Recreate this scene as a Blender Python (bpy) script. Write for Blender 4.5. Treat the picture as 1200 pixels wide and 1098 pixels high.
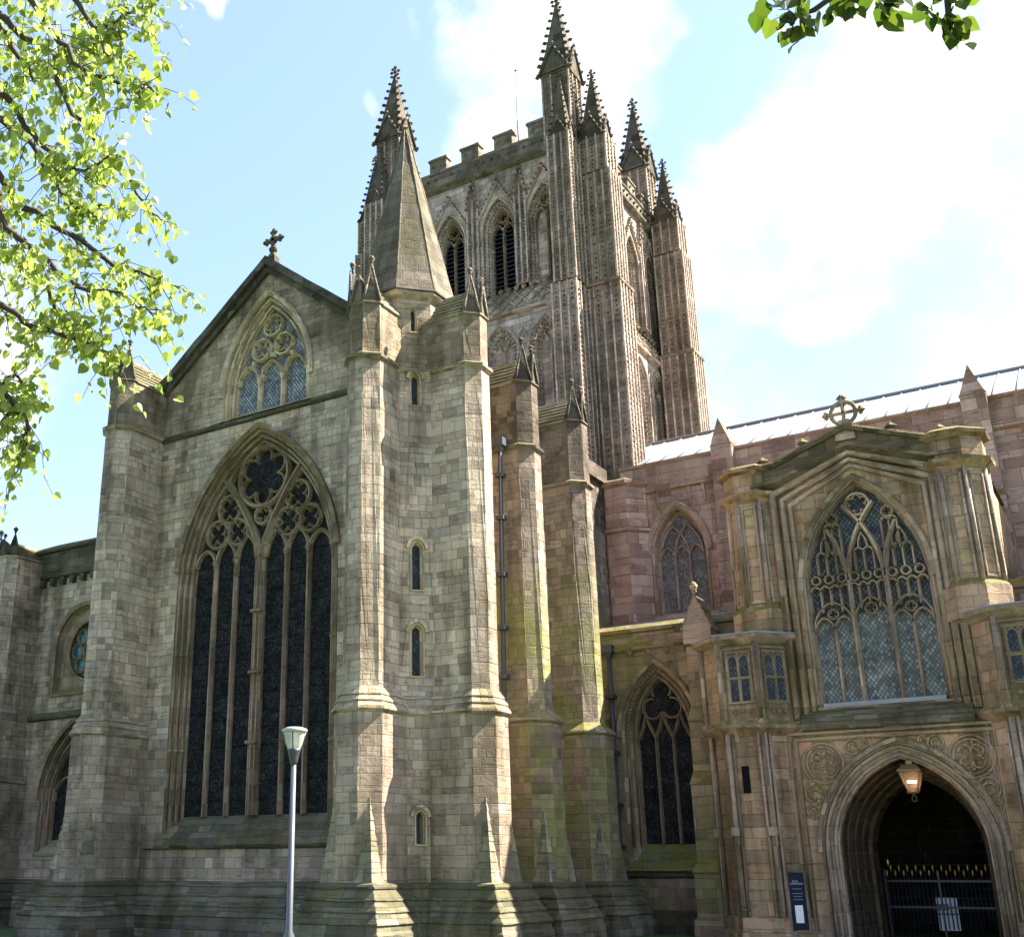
import bpy, bmesh, math, random
from mathutils import Vector, Matrix, noise
from mathutils.geometry import tessellate_polygon
random.seed(7)
PI=math.pi
S=bpy.context.scene
for o in list(bpy.data.objects): bpy.data.objects.remove(o)
COL=S.collection
R=math.radians
# ------------------------------------------------------------------ camera
CAMZ=2.0; PITCH=R(19.2); HEAD=R(-33.8); FPX=1333.; PX,PY=459.,556.   # 1200x1098 pixels
cd=bpy.data.cameras.new('camera'); cam=bpy.data.objects.new('camera',cd); COL.objects.link(cam)
cam.location=(0,0,CAMZ); cam.rotation_euler=(PI/2+PITCH,0,-HEAD)
cd.sensor_width=36; cd.lens=FPX/1200*36; cd.sensor_fit='HORIZONTAL'
cd.shift_x=(600-PX)/1200; cd.shift_y=(PY-549)/1200
cd.clip_start=.1; cd.clip_end=3000
S.camera=cam
S.render.resolution_x=1024; S.render.resolution_y=936
# ------------------------------------------------------------------ light
SUN_AZ=R(51.5); SUN_EL=R(47.5)          # azimuth from +Y (south) towards +X (west)
sdir=Vector((math.sin(SUN_AZ)*math.cos(SUN_EL),math.cos(SUN_AZ)*math.cos(SUN_EL),math.sin(SUN_EL)))
ld=bpy.data.lights.new('sun','SUN'); ld.energy=5.; ld.angle=R(.5); ld.color=(1,.94,.83)
sun=bpy.data.objects.new('sun',ld); COL.objects.link(sun)
sun.rotation_euler=(-sdir).to_track_quat('-Z','Y').to_euler()
S.view_settings.view_transform='Standard'; S.view_settings.look='None'
S.view_settings.exposure=2.55; S.view_settings.gamma=1
W=bpy.data.worlds.new('World'); S.world=W; W.use_nodes=True
def ray(x,y):
    d=Vector((x-PX,-(y-PY),FPX)).normalized()
    sh,ch,sp,cp=math.sin(HEAD),math.cos(HEAD),math.sin(PITCH),math.cos(PITCH)
    f=Vector((sh,ch,0)); r=Vector((ch,-sh,0)); u=Vector((0,0,1))
    return (r*d.x+(u*cp-f*sp)*d.y+(f*cp+u*sp)*d.z).normalized()
CP=Vector((0,0,CAMZ))
def atY(x,y,Y): d=ray(x,y); return CP+d*(Y/d.y)
def atX(x,y,X): d=ray(x,y); return CP+d*(X/d.x)
def atD(x,y,D): return CP+ray(x,y)*D
def atP(x,y,p,n): d=ray(x,y); n=Vector(n); return CP+d*((Vector(p)-CP).dot(n)/d.dot(n))
# ------------------------------------------------------------------ node helpers
class NT:
    def __init__(s,t): s.t=t; s.n=t.nodes; s.l=t.links
    def new(s,k,**kw):
        a=s.n.new(k)
        for q,v in kw.items(): setattr(a,q,v)
        return a
    def put(s,sock,v):
        if isinstance(v,bpy.types.NodeSocket): s.l.new(v,sock)
        elif v is not None: sock.default_value=v
    def m(s,op,a,b=None,c=None,clamp=False):
        n=s.new('ShaderNodeMath',operation=op,use_clamp=clamp)
        for i,v in enumerate((a,b,c)): s.put(n.inputs[i],v)
        return n.outputs[0]
    def mix(s,f,a,b,mode='MIX'):
        n=s.new('ShaderNodeMix',data_type='RGBA',blend_type=mode); n.clamp_factor=True
        s.put(n.inputs[0],f); s.put(n.inputs[6],a); s.put(n.inputs[7],b); return n.outputs[2]
    def noise(s,vec,scale,detail=4,rough=.55,dist=0,dim='3D'):
        n=s.new('ShaderNodeTexNoise',noise_dimensions=dim)
        if dim=='1D': s.put(n.inputs['W'],vec)
        else: s.put(n.inputs['Vector'],vec)
        n.inputs['Scale'].default_value=scale; n.inputs['Detail'].default_value=detail
        n.inputs['Roughness'].default_value=rough; n.inputs['Distortion'].default_value=dist
        return n.outputs[0]
    def ramp(s,f,stops,mode='LINEAR'):
        n=s.new('ShaderNodeValToRGB'); s.put(n.inputs[0],f); e=n.color_ramp.elements; n.color_ramp.interpolation=mode
        while len(e)<len(stops): e.new(.5)
        for q,(p,c) in zip(e,stops): q.position=p; q.color=c if len(c)==4 else (*c,1)
        return n.outputs[0]
    def sm(s,x,a,b):
        n=s.new('ShaderNodeMapRange',interpolation_type='SMOOTHSTEP'); s.put(n.inputs[0],x)
        n.inputs[1].default_value=a; n.inputs[2].default_value=b; return n.outputs[0]
    def xyz(s,a,b,c=0.):
        n=s.new('ShaderNodeCombineXYZ')
        for i,v in enumerate((a,b,c)): s.put(n.inputs[i],v)
        return n.outputs[0]
def lin(h):
    h=h.lstrip('#'); o=[]
    for i in (0,2,4):
        c=int(h[i:i+2],16)/255; o.append(c/12.92 if c<=.04045 else ((c+.055)/1.055)**2.4)
    return (*o,1)
# ------------------------------------------------------------------ sky with clouds
def sky():
    t=NT(W.node_tree); t.n.clear()
    out=t.new('ShaderNodeOutputWorld'); bg=t.new('ShaderNodeBackground'); bg.inputs[1].default_value=.06
    s=t.new('ShaderNodeTexSky',sky_type='NISHITA'); s.sun_disc=False
    s.sun_elevation=SUN_EL; s.sun_rotation=SUN_AZ
    s.air_density=1.0; s.dust_density=.9; s.ozone_density=1.5; s.altitude=60
    g=t.new('ShaderNodeTexCoord').outputs['Generated']
    # banks of cloud: directions in the sky with an angular size
    blobs=[]
    for (x,y,r,a) in ((575,60,3.6,1.),(640,60,4.5,1.),(720,50,4.,1.),(770,40,2.4,.8),(560,150,3.4,.9),(650,170,6,.9),(520,190,2.4,.6),(225,-2,1.7,.9),(195,8,1.3,.7),(400,106,.7,.6),(470,15,.6,.45),(522,20,.6,.45),(745,140,2.4,.55),
                      (870,300,4,.85),(930,240,4,.9),(1010,185,4.2,.9),(1100,115,4,.9),(1180,95,4,.85),(1190,200,3,.45),(850,400,2.6,.5),(940,330,3.4,.6),(1020,270,3,.5),(1150,385,3.2,.8),(1210,320,2.6,.6),(960,170,3,.6),(985,85,1.8,.5),(940,120,1.3,.4),(870,500,3.5,.6),(60,40,4,.45),(40,90,3,.4),(1330,120,10,1.),(1400,420,12,1.),(-330,200,9,.8)):
        blobs.append((ray(x,y),r,a))
    for az,el,r in ((150,38,12),(245,45,10),(100,35,9),(300,25,9)):
        blobs.append((Vector((math.sin(R(az))*math.cos(R(el)),math.cos(R(az))*math.cos(R(el)),math.sin(R(el)))),r,.9))
    acc=None
    wn=t.new('ShaderNodeTexNoise'); t.l.new(g,wn.inputs['Vector']); wn.inputs['Scale'].default_value=4.5; wn.inputs['Detail'].default_value=6
    wv=t.new('ShaderNodeVectorMath',operation='MULTIPLY_ADD'); t.l.new(wn.outputs[1],wv.inputs[0]); wv.inputs[1].default_value=(.26,.26,.26); 
    sub=t.new('ShaderNodeVectorMath',operation='SUBTRACT'); t.l.new(g,sub.inputs[0]); sub.inputs[1].default_value=(.13,.13,.13)
    t.l.new(sub.outputs[0],wv.inputs[2]); nv=t.new('ShaderNodeVectorMath',operation='NORMALIZE'); t.l.new(wv.outputs[0],nv.inputs[0]); d0=nv.outputs[0]
    for v,r,a in blobs:
        dp=t.new('ShaderNodeVectorMath',operation='DOT_PRODUCT'); t.l.new(d0,dp.inputs[0]); dp.inputs[1].default_value=v
        q=t.new('ShaderNodeMapRange',interpolation_type='SMOOTHSTEP'); t.l.new(dp.outputs['Value'],q.inputs[0])
        q.inputs[1].default_value=math.cos(R(r*1.25)); q.inputs[2].default_value=math.cos(R(r*.15)); q.inputs[4].default_value=a
        acc=q.outputs[0] if acc is None else t.m('MAXIMUM',acc,q.outputs[0])
    n1=t.noise(g,6,9,.62,.3); n2=t.noise(g,22,6,.6)
    cov=t.m('MULTIPLY_ADD',t.m('MULTIPLY_ADD',t.m('SUBTRACT',n1,.5),2.0,t.m('MULTIPLY',t.m('SUBTRACT',n2,.5),1.1)),t.m('MULTIPLY_ADD',acc,.75,.12),acc)
    mask=t.sm(cov,.3,1.12)
    n3=t.noise(g,10,5,.6)
    cl=t.mix(t.sm(n3,.3,.7),(2.75,2.9,3.1,1),(4.6,4.6,4.5,1))
    # thin veil that pales the blue towards the sun
    sk=t.mix(.12,s.outputs[0],(5.2,8.0,11.5,1))
    skl=t.new('ShaderNodeVectorMath',operation='SCALE'); t.l.new(sk,skl.inputs[0]); skl.inputs[3].default_value=1.0; hue=t.mix(1.,sk,(1.0,.945,.99,1),'MULTIPLY'); t.l.new(hue,skl.inputs[0])
    colr=t.mix(mask,skl.outputs[0],cl)
    t.l.new(colr,bg.inputs[0]); t.l.new(bg.outputs[0],out.inputs[0])
sky()
# ------------------------------------------------------------------ materials
def principled(name,col=(.5,.5,.5,1),rough=.6,metal=0,spec=.5):
    m=bpy.data.materials.new(name); m.use_nodes=True
    b=m.node_tree.nodes['Principled BSDF']; b.inputs['Base Color'].default_value=col
    b.inputs['Roughness'].default_value=rough; b.inputs['Metallic'].default_value=metal
    b.inputs['Specular IOR Level'].default_value=spec
    return m
def stone(name,pal,low=None,zlow=6.4,h=.30,bw=.42,algae=.25,grime=.5,mortar='#8f8878',moss=1.,bump=.55,big=1.,green='#77742f',gain=(1,1,1),var=1.,al_lo=.47,hi=None,zhi=17.5,al_top=None):
    m=principled(name,rough=.92,spec=.15); t=NT(m.node_tree); B=t.n['Principled BSDF']
    uv=t.new('ShaderNodeUVMap').outputs[0]
    sp=t.new('ShaderNodeSeparateXYZ'); t.l.new(uv,sp.inputs[0]); u,v=sp.outputs[0],sp.outputs[1]
    geo=t.new('ShaderNodeNewGeometry'); pos=geo.outputs['Position']
    pz=t.new('ShaderNodeSeparateXYZ'); t.l.new(pos,pz.inputs[0])
    nz=t.new('ShaderNodeSeparateXYZ'); t.l.new(geo.outputs['True Normal'],nz.inputs[0])
    v2=t.m('DIVIDE',t.m('MULTIPLY_ADD',t.noise(v,.9,2,dim='1D'),.62,v),h)
    row=t.m('FLOOR',v2); fv=t.m('FRACT',v2)
    w1=t.new('ShaderNodeTexWhiteNoise',noise_dimensions='1D'); t.l.new(row,w1.inputs['W']); rr=w1.outputs['Value']
    bwn=t.m('MULTIPLY_ADD',rr,bw*1.25,bw*.5)
    uw=t.m('MULTIPLY_ADD',t.noise(t.xyz(u,row),1.1,1,dim='2D'),.5,u)
    u2=t.m('MULTIPLY_ADD',rr,31.7,t.m('DIVIDE',uw,bwn))
    cl=t.m('FLOOR',u2); fu=t.m('FRACT',u2)
    w2=t.new('ShaderNodeTexWhiteNoise',noise_dimensions='2D'); t.l.new(t.xyz(row,cl),w2.inputs['Vector'])
    rnd=w2.outputs['Value']; rs=t.new('ShaderNodeSeparateColor'); t.l.new(w2.outputs['Color'],rs.inputs[0]); rb,rc=rs.outputs[1],rs.outputs[2]
    nf=t.noise(pos,9,5,.65); nm=t.noise(pos,2.3,4,.6); nl=t.noise(pos,.33,4,.6,.4)
    du=t.m('MULTIPLY',t.m('MINIMUM',fu,t.m('SUBTRACT',1,fu)),bwn); dv=t.m('MULTIPLY',t.m('MINIMUM',fv,t.m('SUBTRACT',1,fv)),h)
    d=t.m('MULTIPLY_ADD',t.m('SUBTRACT',nf,.5),.022,t.m('MINIMUM',du,dv))
    mk=t.sm(d,.004,.017)
    def ramp(p): 
        k=len(p); return t.ramp(rnd,[((i+.5)/k,tuple(q*w for q,w in zip(lin(c),gain))) for i,c in enumerate(p)],'LINEAR')
    c=ramp(pal)
    if low:
        zz=t.m('MULTIPLY_ADD',t.m('SUBTRACT',nm,.5),.6,pz.outputs[2])
        c=t.mix(t.sm(zz,zlow+.2,zlow-.5),c,ramp(low))
    if hi:
        zz=t.m('MULTIPLY_ADD',t.m('SUBTRACT',nm,.5),.5,pz.outputs[2])
        c=t.mix(t.m('MULTIPLY',t.sm(zz,zhi-.25,zhi+.25),t.sm(nl,.25,.5)),c,ramp(hi))
    # block tone, surface mottling
    vp=t.new('ShaderNodeTexVoronoi'); t.l.new(t.xyz(t.m('MULTIPLY',u,.55),t.m('MULTIPLY',v,.4),t.m('MULTIPLY',pz.outputs[1],.2)),vp.inputs['Vector']); vp.inputs['Scale'].default_value=1.; vps=t.new('ShaderNodeSeparateColor'); t.l.new(vp.outputs['Color'],vps.inputs[0])
    c=t.mix(1.,c,t.ramp(vps.outputs[0],[(0,(.8,.79,.79)),(.5,(.98,.97,.95)),(1,(1.13,1.1,1.04))]),'MULTIPLY')
    c=t.mix(1.,c,t.ramp(t.m('MULTIPLY_ADD',rb,.5,t.m('MULTIPLY',nf,.5)),[(.18,(1-.4*var,1-.41*var,1-.43*var)),(.42,(.95,.94,.92)),(.6,(1.02,1.01,.99)),(.82,(1+.25*var,1+.22*var,1+.17*var))]),'MULTIPLY')
    mm=t.m('SUBTRACT',1,mk)
    c=t.mix(t.m('MULTIPLY',mm,t.m('MULTIPLY_ADD',nm,.9,.05)),c,t.mix(nm,lin(mortar),lin('#4c463d')))
    # soot and run-off streaks
    st=t.noise(t.xyz(t.m('MULTIPLY',u,1.3),t.m('MULTIPLY',v,.12),t.m('MULTIPLY',pz.outputs[0],.05)),1.0,5,.6)
    gm=t.m('MULTIPLY',t.sm(t.m('MULTIPLY_ADD',st,.55,t.m('MULTIPLY',nl,.5)),.46,.66),grime)
    c=t.mix(gm,c,t.mix(1.,c,lin('#7a736a'),'MULTIPLY'))
    er=t.sm(t.noise(t.xyz(t.m('MULTIPLY',u,1.7),t.m('MULTIPLY',v,9.),t.m('MULTIPLY',pz.outputs[0],.2)),1.,4,.65),.56,.7)
    c=t.mix(t.m('MULTIPLY',er,.42),c,t.mix(1.,c,(.42,.39,.36,1),'MULTIPLY'))
    # dark lichen specks
    c=t.mix(t.m('MULTIPLY',t.sm(t.noise(pos,5.5,6,.75),.58,.72),grime*.75),c,lin('#3d3a33'))
    # algae and moss on what faces up
    al=t.m('MULTIPLY',t.sm(t.m('MULTIPLY_ADD',nl,.7,t.m('MULTIPLY',nm,.35)),al_lo,al_lo+.19),algae)
    if al_top: al=t.m('MULTIPLY',al,t.sm(t.m('MULTIPLY_ADD',nm,3.,pz.outputs[2]),al_top+2,al_top-2))
    c=t.mix(al,c,t.mix(rc,lin('#6c6b3a'),lin('#8a8558')))
    up=t.m('MULTIPLY',t.m('MULTIPLY',t.sm(nz.outputs[2],.12,.6),t.sm(t.m('MULTIPLY_ADD',nf,.35,t.m('MULTIPLY',nm,.75)),.38,.66)),moss)
    c=t.mix(up,c,t.mix(nf,lin('#4c4a2b'),lin(green)))
    t.l.new(c,B.inputs['Base Color'])
    nr=t.noise(pos,26,4,.7)
    hgt=t.m('ADD',t.m('MULTIPLY_ADD',er,-.55,t.m('MULTIPLY_ADD',mk,.6,t.m('MULTIPLY_ADD',nf,.8,t.m('MULTIPLY',nr,.45)))),t.m('MULTIPLY_ADD',rc,.6,t.m('MULTIPLY',nm,.6)))
    bp=t.new('ShaderNodeBump'); bp.inputs['Strength'].default_value=bump*1.3; bp.inputs['Distance'].default_value=.06*big
    t.l.new(hgt,bp.inputs['Height']); t.l.new(bp.outputs[0],B.inputs['Normal'])
    return m
PALE=['#a3988a','#b2a597','#a69d92','#978b80','#b9ab9b','#aa9b8a','#9c9285','#b4a294','#867c72']
LOWP=['#8d8177','#9a8b80','#837669','#a3978b','#8e8172','#7d7369','#96847a']
M={}
M['transept']=stone('grey_ashlar',PALE,LOWP,h=.27,bw=.38,algae=.1,grime=.75,moss=.5,mortar='#ada393',gain=(1.27,1.2,1.11),var=.35,hi=['#7d7264','#8b7f70','#71675b','#968979'],zhi=17.5)
M['plinth']=stone('mossy_plinth_stone',['#5b5850','#6b675c','#4b4842','#77726a','#59503f'],h=.33,bw=.8,algae=.15,grime=.7,moss=.5,mortar='#55524a',green='#5d5c34',gain=(1.3,1.24,1.14))
M['slab']=stone('roof_slab_stone',['#8b8470','#9f9780','#787262','#a89f86'],h=.4,bw=.5,algae=.25,grime=.6,moss=.35)
M['dark']=stone('dark_coping_stone',['#4d4943','#5a564e','#423f3a','#655f54'],h=.4,bw=.8,algae=.15,grime=.7,moss=.5)
M['spire']=stone('spire_stone',['#655d51','#766c5e','#5b544a','#82786a','#6c6357'],h=.34,bw=.7,algae=.2,grime=.6,moss=0.)
M['west']=stone('pinkish_ashlar',['#8d7f72','#9b8d80','#7c7064','#a59788','#878072','#786c60'],['#776459','#8a756a','#665850','#937f73','#746b57'],h=.27,bw=.4,algae=.95,grime=.5,moss=.7,gain=(1.1,1.08,1.07),var=.8,al_lo=.43,hi=['#5a5146','#685d50','#4c443b','#72685a'],zhi=15.7,al_top=13.)
M['nave']=stone('red_sandstone',['#9c7f74','#ab8d82','#90746a','#b39a90','#9a8278','#866b62'],h=.4,bw=.9,algae=.06,grime=.45,mortar='#a08a80',gain=(1.2,1.18,1.15),var=.35)
M['aisle']=stone('weathered_sandstone',['#8a7567','#9b8575','#7a695d','#8c7f6a','#6d6154','#a08a7a'],['#6f6156','#80705f','#5d554a','#87766b'],4.5,h=.36,bw=.7,algae=.55,grime=.6,gain=(1.08,1.05,1.0),var=.8)
M['porch']=stone('tan_sandstone',['#a68d76','#94826a','#b59c82','#8c7663','#a39372','#b08b72','#9a8a74'],h=.36,bw=.6,algae=.22,grime=.85,mortar='#9a8b76',gain=(1.12,1.04,1.05),var=.8)
M['porch_dark']=stone('sooty_porch_stone',['#5f574b','#78695a','#4a463d','#6b6450','#857562'],h=.34,bw=.7,algae=.15,grime=.6,moss=.5,gain=(1.15,1.08,1.02))
M['stud']=stone('blackened_carving_stone',['#685e55','#776c62','#5a5048'],h=2,bw=3,algae=0,grime=.6,moss=0)
M['mossy']=stone('moss_covered_stone',['#6b675c','#5b5850','#77726a'],h=.33,bw=.8,algae=.5,grime=.4,moss=1.,green='#7d7f2a')
M['parapet']=stone('parapet_stone',['#6e6459','#7b7166','#62594f','#857a6c'],h=.34,bw=.6,algae=.1,grime=.6,moss=.3)
M['reveal']=stone('painted_shade_reveal_stone',['#54483c','#605345','#483d33'],h=.4,bw=.8,algae=0,grime=.6,moss=0)  # shade of the deep doorway put into the stone colour
M['pinnacle']=stone('dark_pinnacle_stone',['#5b534a','#675e54','#4d463e'],h=.4,bw=.6,algae=.1,grime=.5,moss=0)
M['tower_core']=stone('shaft_core_stone',['#7d7268','#8b7f74','#70665c','#8f7d73'],h=.3,bw=.5,algae=.1,grime=.8,moss=.2,gain=(1.2,1.15,1.11),var=.6)
M['carved']=stone('carved_sandstone',['#a38a72','#ad937a','#967e68'],h=2.5,bw=3,algae=.3,grime=.6,mortar='#8a7a66')
M['tower']=stone('tower_stone',['#a3968b','#b1a49a','#95887f','#b8a59a','#b0978c','#9a8e85','#bdb1a6'],h=.3,bw=.5,algae=.1,grime=.7,mortar='#7c7368',green='#6c7038',gain=(1.14,1.11,1.08),var=.7)
M['trim']=stone('dressed_stone',['#a89d88','#b5a992','#978c7a','#a2917f'],h=.5,bw=3.,algae=.1,grime=.55,bump=.35,gain=(1.4,1.34,1.25))
M['trim_dark']=stone('worn_dressed_stone',['#897c6b','#978a78','#776b5d','#8a7568'],h=.55,bw=3.,algae=.1,grime=.65,bump=.4,gain=(1.2,1.12,1.06))
M['trim_tan']=stone('tan_dressed_stone',['#a89484','#9a8675','#b49f8e'],h=.6,bw=3.,algae=.12,grime=.8,bump=.45)
M['trim_red']=stone('pink_dressed_stone',['#a98f80','#b59c8c','#9d8275'],h=.5,bw=3.,algae=.05,grime=.3,bump=.35)
M['interior_shade']=stone('painted_shade_interior_stone',['#292521','#2f2b26','#23201d'],h=.36,bw=.6,algae=0,grime=.6,moss=0)  # porch stone darkened: the gloom inside is painted into its colour
def glass(name,col,rough,lattice=0,lead='#1c1d20',spec=.5,tint=None,pat=.0):
    m=principled(name,col,rough,0,spec); t=NT(m.node_tree); B=t.n['Principled BSDF']
    uv=t.new('ShaderNodeUVMap').outputs[0]; sp=t.new('ShaderNodeSeparateXYZ'); t.l.new(uv,sp.inputs[0])
    pos=t.new('ShaderNodeNewGeometry').outputs['Position']
    n=t.noise(pos,1.6,4,.6); c=t.mix(1.,col,t.ramp(n,[(.3,(.55,.55,.55)),(.7,(1.5,1.5,1.5))]),'MULTIPLY')
    if lattice:
        a=t.m('DIVIDE',t.m('ADD',sp.outputs[0],t.m('MULTIPLY',sp.outputs[1],.75)),lattice)
        b=t.m('DIVIDE',t.m('SUBTRACT',sp.outputs[0],t.m('MULTIPLY',sp.outputs[1],.75)),lattice)
        def ed(q): f=t.m('FRACT',q); return t.m('MINIMUM',f,t.m('SUBTRACT',1,f))
        mk=t.sm(t.m('MINIMUM',ed(a),ed(b)),.07,.13)
        w=t.new('ShaderNodeTexWhiteNoise',noise_dimensions='2D'); t.l.new(t.xyz(t.m('FLOOR',a),t.m('FLOOR',b)),w.inputs['Vector'])
        c=t.mix(1.,c,t.ramp(w.outputs['Value'],[(0,(.55,.55,.55)),(1,(1.45,1.45,1.45))]),'MULTIPLY')
        c=t.mix(mk,lin(lead),c)
        bp=t.new('ShaderNodeBump'); bp.inputs['Strength'].default_value=.35; bp.inputs['Distance'].default_value=.03
        t.l.new(t.m('ADD',t.m('MULTIPLY',w.outputs['Value'],.4),t.noise(pos,3,2)),bp.inputs['Height']); t.l.new(bp.outputs[0],B.inputs['Normal'])
    elif tint:
        v=t.new('ShaderNodeTexVoronoi'); t.l.new(uv,v.inputs['Vector']); v.inputs['Scale'].default_value=pat
        s=t.new('ShaderNodeSeparateColor'); t.l.new(v.outputs['Color'],s.inputs[0])
        c=t.mix(1.,c,t.ramp(s.outputs[0],[((i+.5)/len(tint),lin(q)) for i,q in enumerate(tint)]),'MULTIPLY')
        v2=t.new('ShaderNodeTexVoronoi',feature='DISTANCE_TO_EDGE'); t.l.new(uv,v2.inputs['Vector']); v2.inputs['Scale'].default_value=pat
        c=t.mix(t.sm(v2.outputs[0],.03,.08),(.004,.004,.005,1),c)
        bp=t.new('ShaderNodeBump'); bp.inputs['Strength'].default_value=.3; bp.inputs['Distance'].default_value=.03
        t.l.new(t.m('ADD',s.outputs[1],t.noise(pos,2,2)),bp.inputs['Height']); t.l.new(bp.outputs[0],B.inputs['Normal'])
    t.l.new(c,B.inputs['Base Color']); return m
M['glass_dark']=glass('dark_stained_glass',(.042,.04,.038,1),.6,spec=.03,tint=['#e0e0e0','#b0b0b8','#a8a8a8','#d0d0d8'],pat=9)
M['glass_gable']=glass('leaded_glass',(.2,.21,.22,1),.45,.14,spec=.15)
M['glass_porch']=glass('lattice_glass',(.15,.155,.145,1),.5,.14,'#4a4b4a',.06)
M['glass_tracery']=glass('tracery_glass',(.075,.08,.082,1),.45,.14,'#1c1d20',.08)
M['glass_nave']=glass('grey_nave_glass',(.11,.105,.108,1),.4,.12,'#3a3838',.3)
M['glass_blue']=glass('blue_green_glass',(.16,.25,.26,1),.3,spec=.4,tint=['#9fd0d0','#6fa8b0','#b0d8c8','#5f8fa8'],pat=5)
M['glass_slit']=glass('slit_glass',(.045,.052,.06,1),.4,.13,'#22242a',.12)
M['louvre']=principled('louvre_slate',(.016,.017,.021,1),.6)
M['black']=principled('black_void',(.006,.006,.007,1),.9,spec=.1)
M['iron']=principled('painted_iron',(.012,.013,.016,1),.45)
M['pipe']=principled('cast_iron_pipe',(.028,.033,.042,1),.5)
M['gold']=principled('gilding',(.6,.38,.09,1),.35,1.)
M['brass']=principled('aged_brass',(.19,.13,.06,1),.45,.7)
M['board']=principled('navy_board',(.007,.011,.024,1),.6,spec=.2)
M['paper']=principled('white_paper',(.75,.76,.72,1),.7)
M['print']=principled('pale_print',(.13,.15,.18,1),.7)
M['bluepaint']=principled('blue_paint',(.06,.08,.32,1),.5)
def lead():
    m=principled('lead_sheet',(.5,.51,.52,1),.55,0,.5); t=NT(m.node_tree); B=t.n['Principled BSDF']
    pos=t.new('ShaderNodeNewGeometry').outputs['Position']
    t.l.new(t.ramp(t.noise(pos,1.2,6,.7),[(.3,(.15,.155,.165)),(.7,(.27,.275,.285))]),B.inputs['Base Color'])
    bp=t.new('ShaderNodeBump'); bp.inputs['Strength'].default_value=.3; bp.inputs['Distance'].default_value=.04
    t.l.new(t.noise(pos,3,3),bp.inputs['Height']); t.l.new(bp.outputs[0],B.inputs['Normal']); return m
M['lead']=lead(); M['lead_dark']=principled('lead_roll',(.16,.165,.175,1),.6)
def grass():
    m=principled('lawn_grass',rough=.9,spec=.2); t=NT(m.node_tree); B=t.n['Principled BSDF']
    pos=t.new('ShaderNodeNewGeometry').outputs['Position']
    t.l.new(t.ramp(t.m('MULTIPLY_ADD',t.noise(pos,14,5),.5,t.m('MULTIPLY',t.noise(pos,.4,3),.5)),[(.3,(.035,.065,.018)),(.55,(.06,.105,.03)),(.75,(.095,.14,.045))]),B.inputs['Base Color'])
    bp=t.new('ShaderNodeBump'); bp.inputs['Strength'].default_value=.8; bp.inputs['Distance'].default_value=.05
    t.l.new(t.noise(pos,40,3),bp.inputs['Height']); t.l.new(bp.outputs[0],B.inputs['Normal']); return m
M['grass']=grass()
M['paving']=stone('paving_stone',['#7d776c','#8c8578','#6e695f'],h=.5,bw=.8,algae=.2,grime=.5,moss=.1)
def leafmat(name,a,b):
    m=bpy.data.materials.new(name); m.use_nodes=True; t=NT(m.node_tree); t.n.clear()
    out=t.new('ShaderNodeOutputMaterial')
    at=t.new('ShaderNodeAttribute'); at.attribute_name='tone'
    c=t.mix(at.outputs['Fac'],a,b)
    d=t.new('ShaderNodeBsdfPrincipled'); t.l.new(c,d.inputs['Base Color']); d.inputs['Roughness'].default_value=.5; d.inputs['Specular IOR Level'].default_value=.3
    tr=t.new('ShaderNodeBsdfTranslucent'); c2=t.mix(1.,c,(1.3,1.4,.7,1),'MULTIPLY'); t.l.new(c2,tr.inputs[0])
    mx=t.new('ShaderNodeMixShader'); mx.inputs[0].default_value=.5; t.l.new(d.outputs[0],mx.inputs[1]); t.l.new(tr.outputs[0],mx.inputs[2])
    t.l.new(mx.outputs[0],out.inputs[0]); return m
M['leaf']=leafmat('young_lime_leaf',(.14,.2,.04,1),(.38,.43,.13,1))
M['leaf_deep']=leafmat('green_lime_leaf',(.03,.06,.008,1),(.09,.12,.02,1))
M['bark']=principled('bark',(.045,.035,.028,1),.9)
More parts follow.
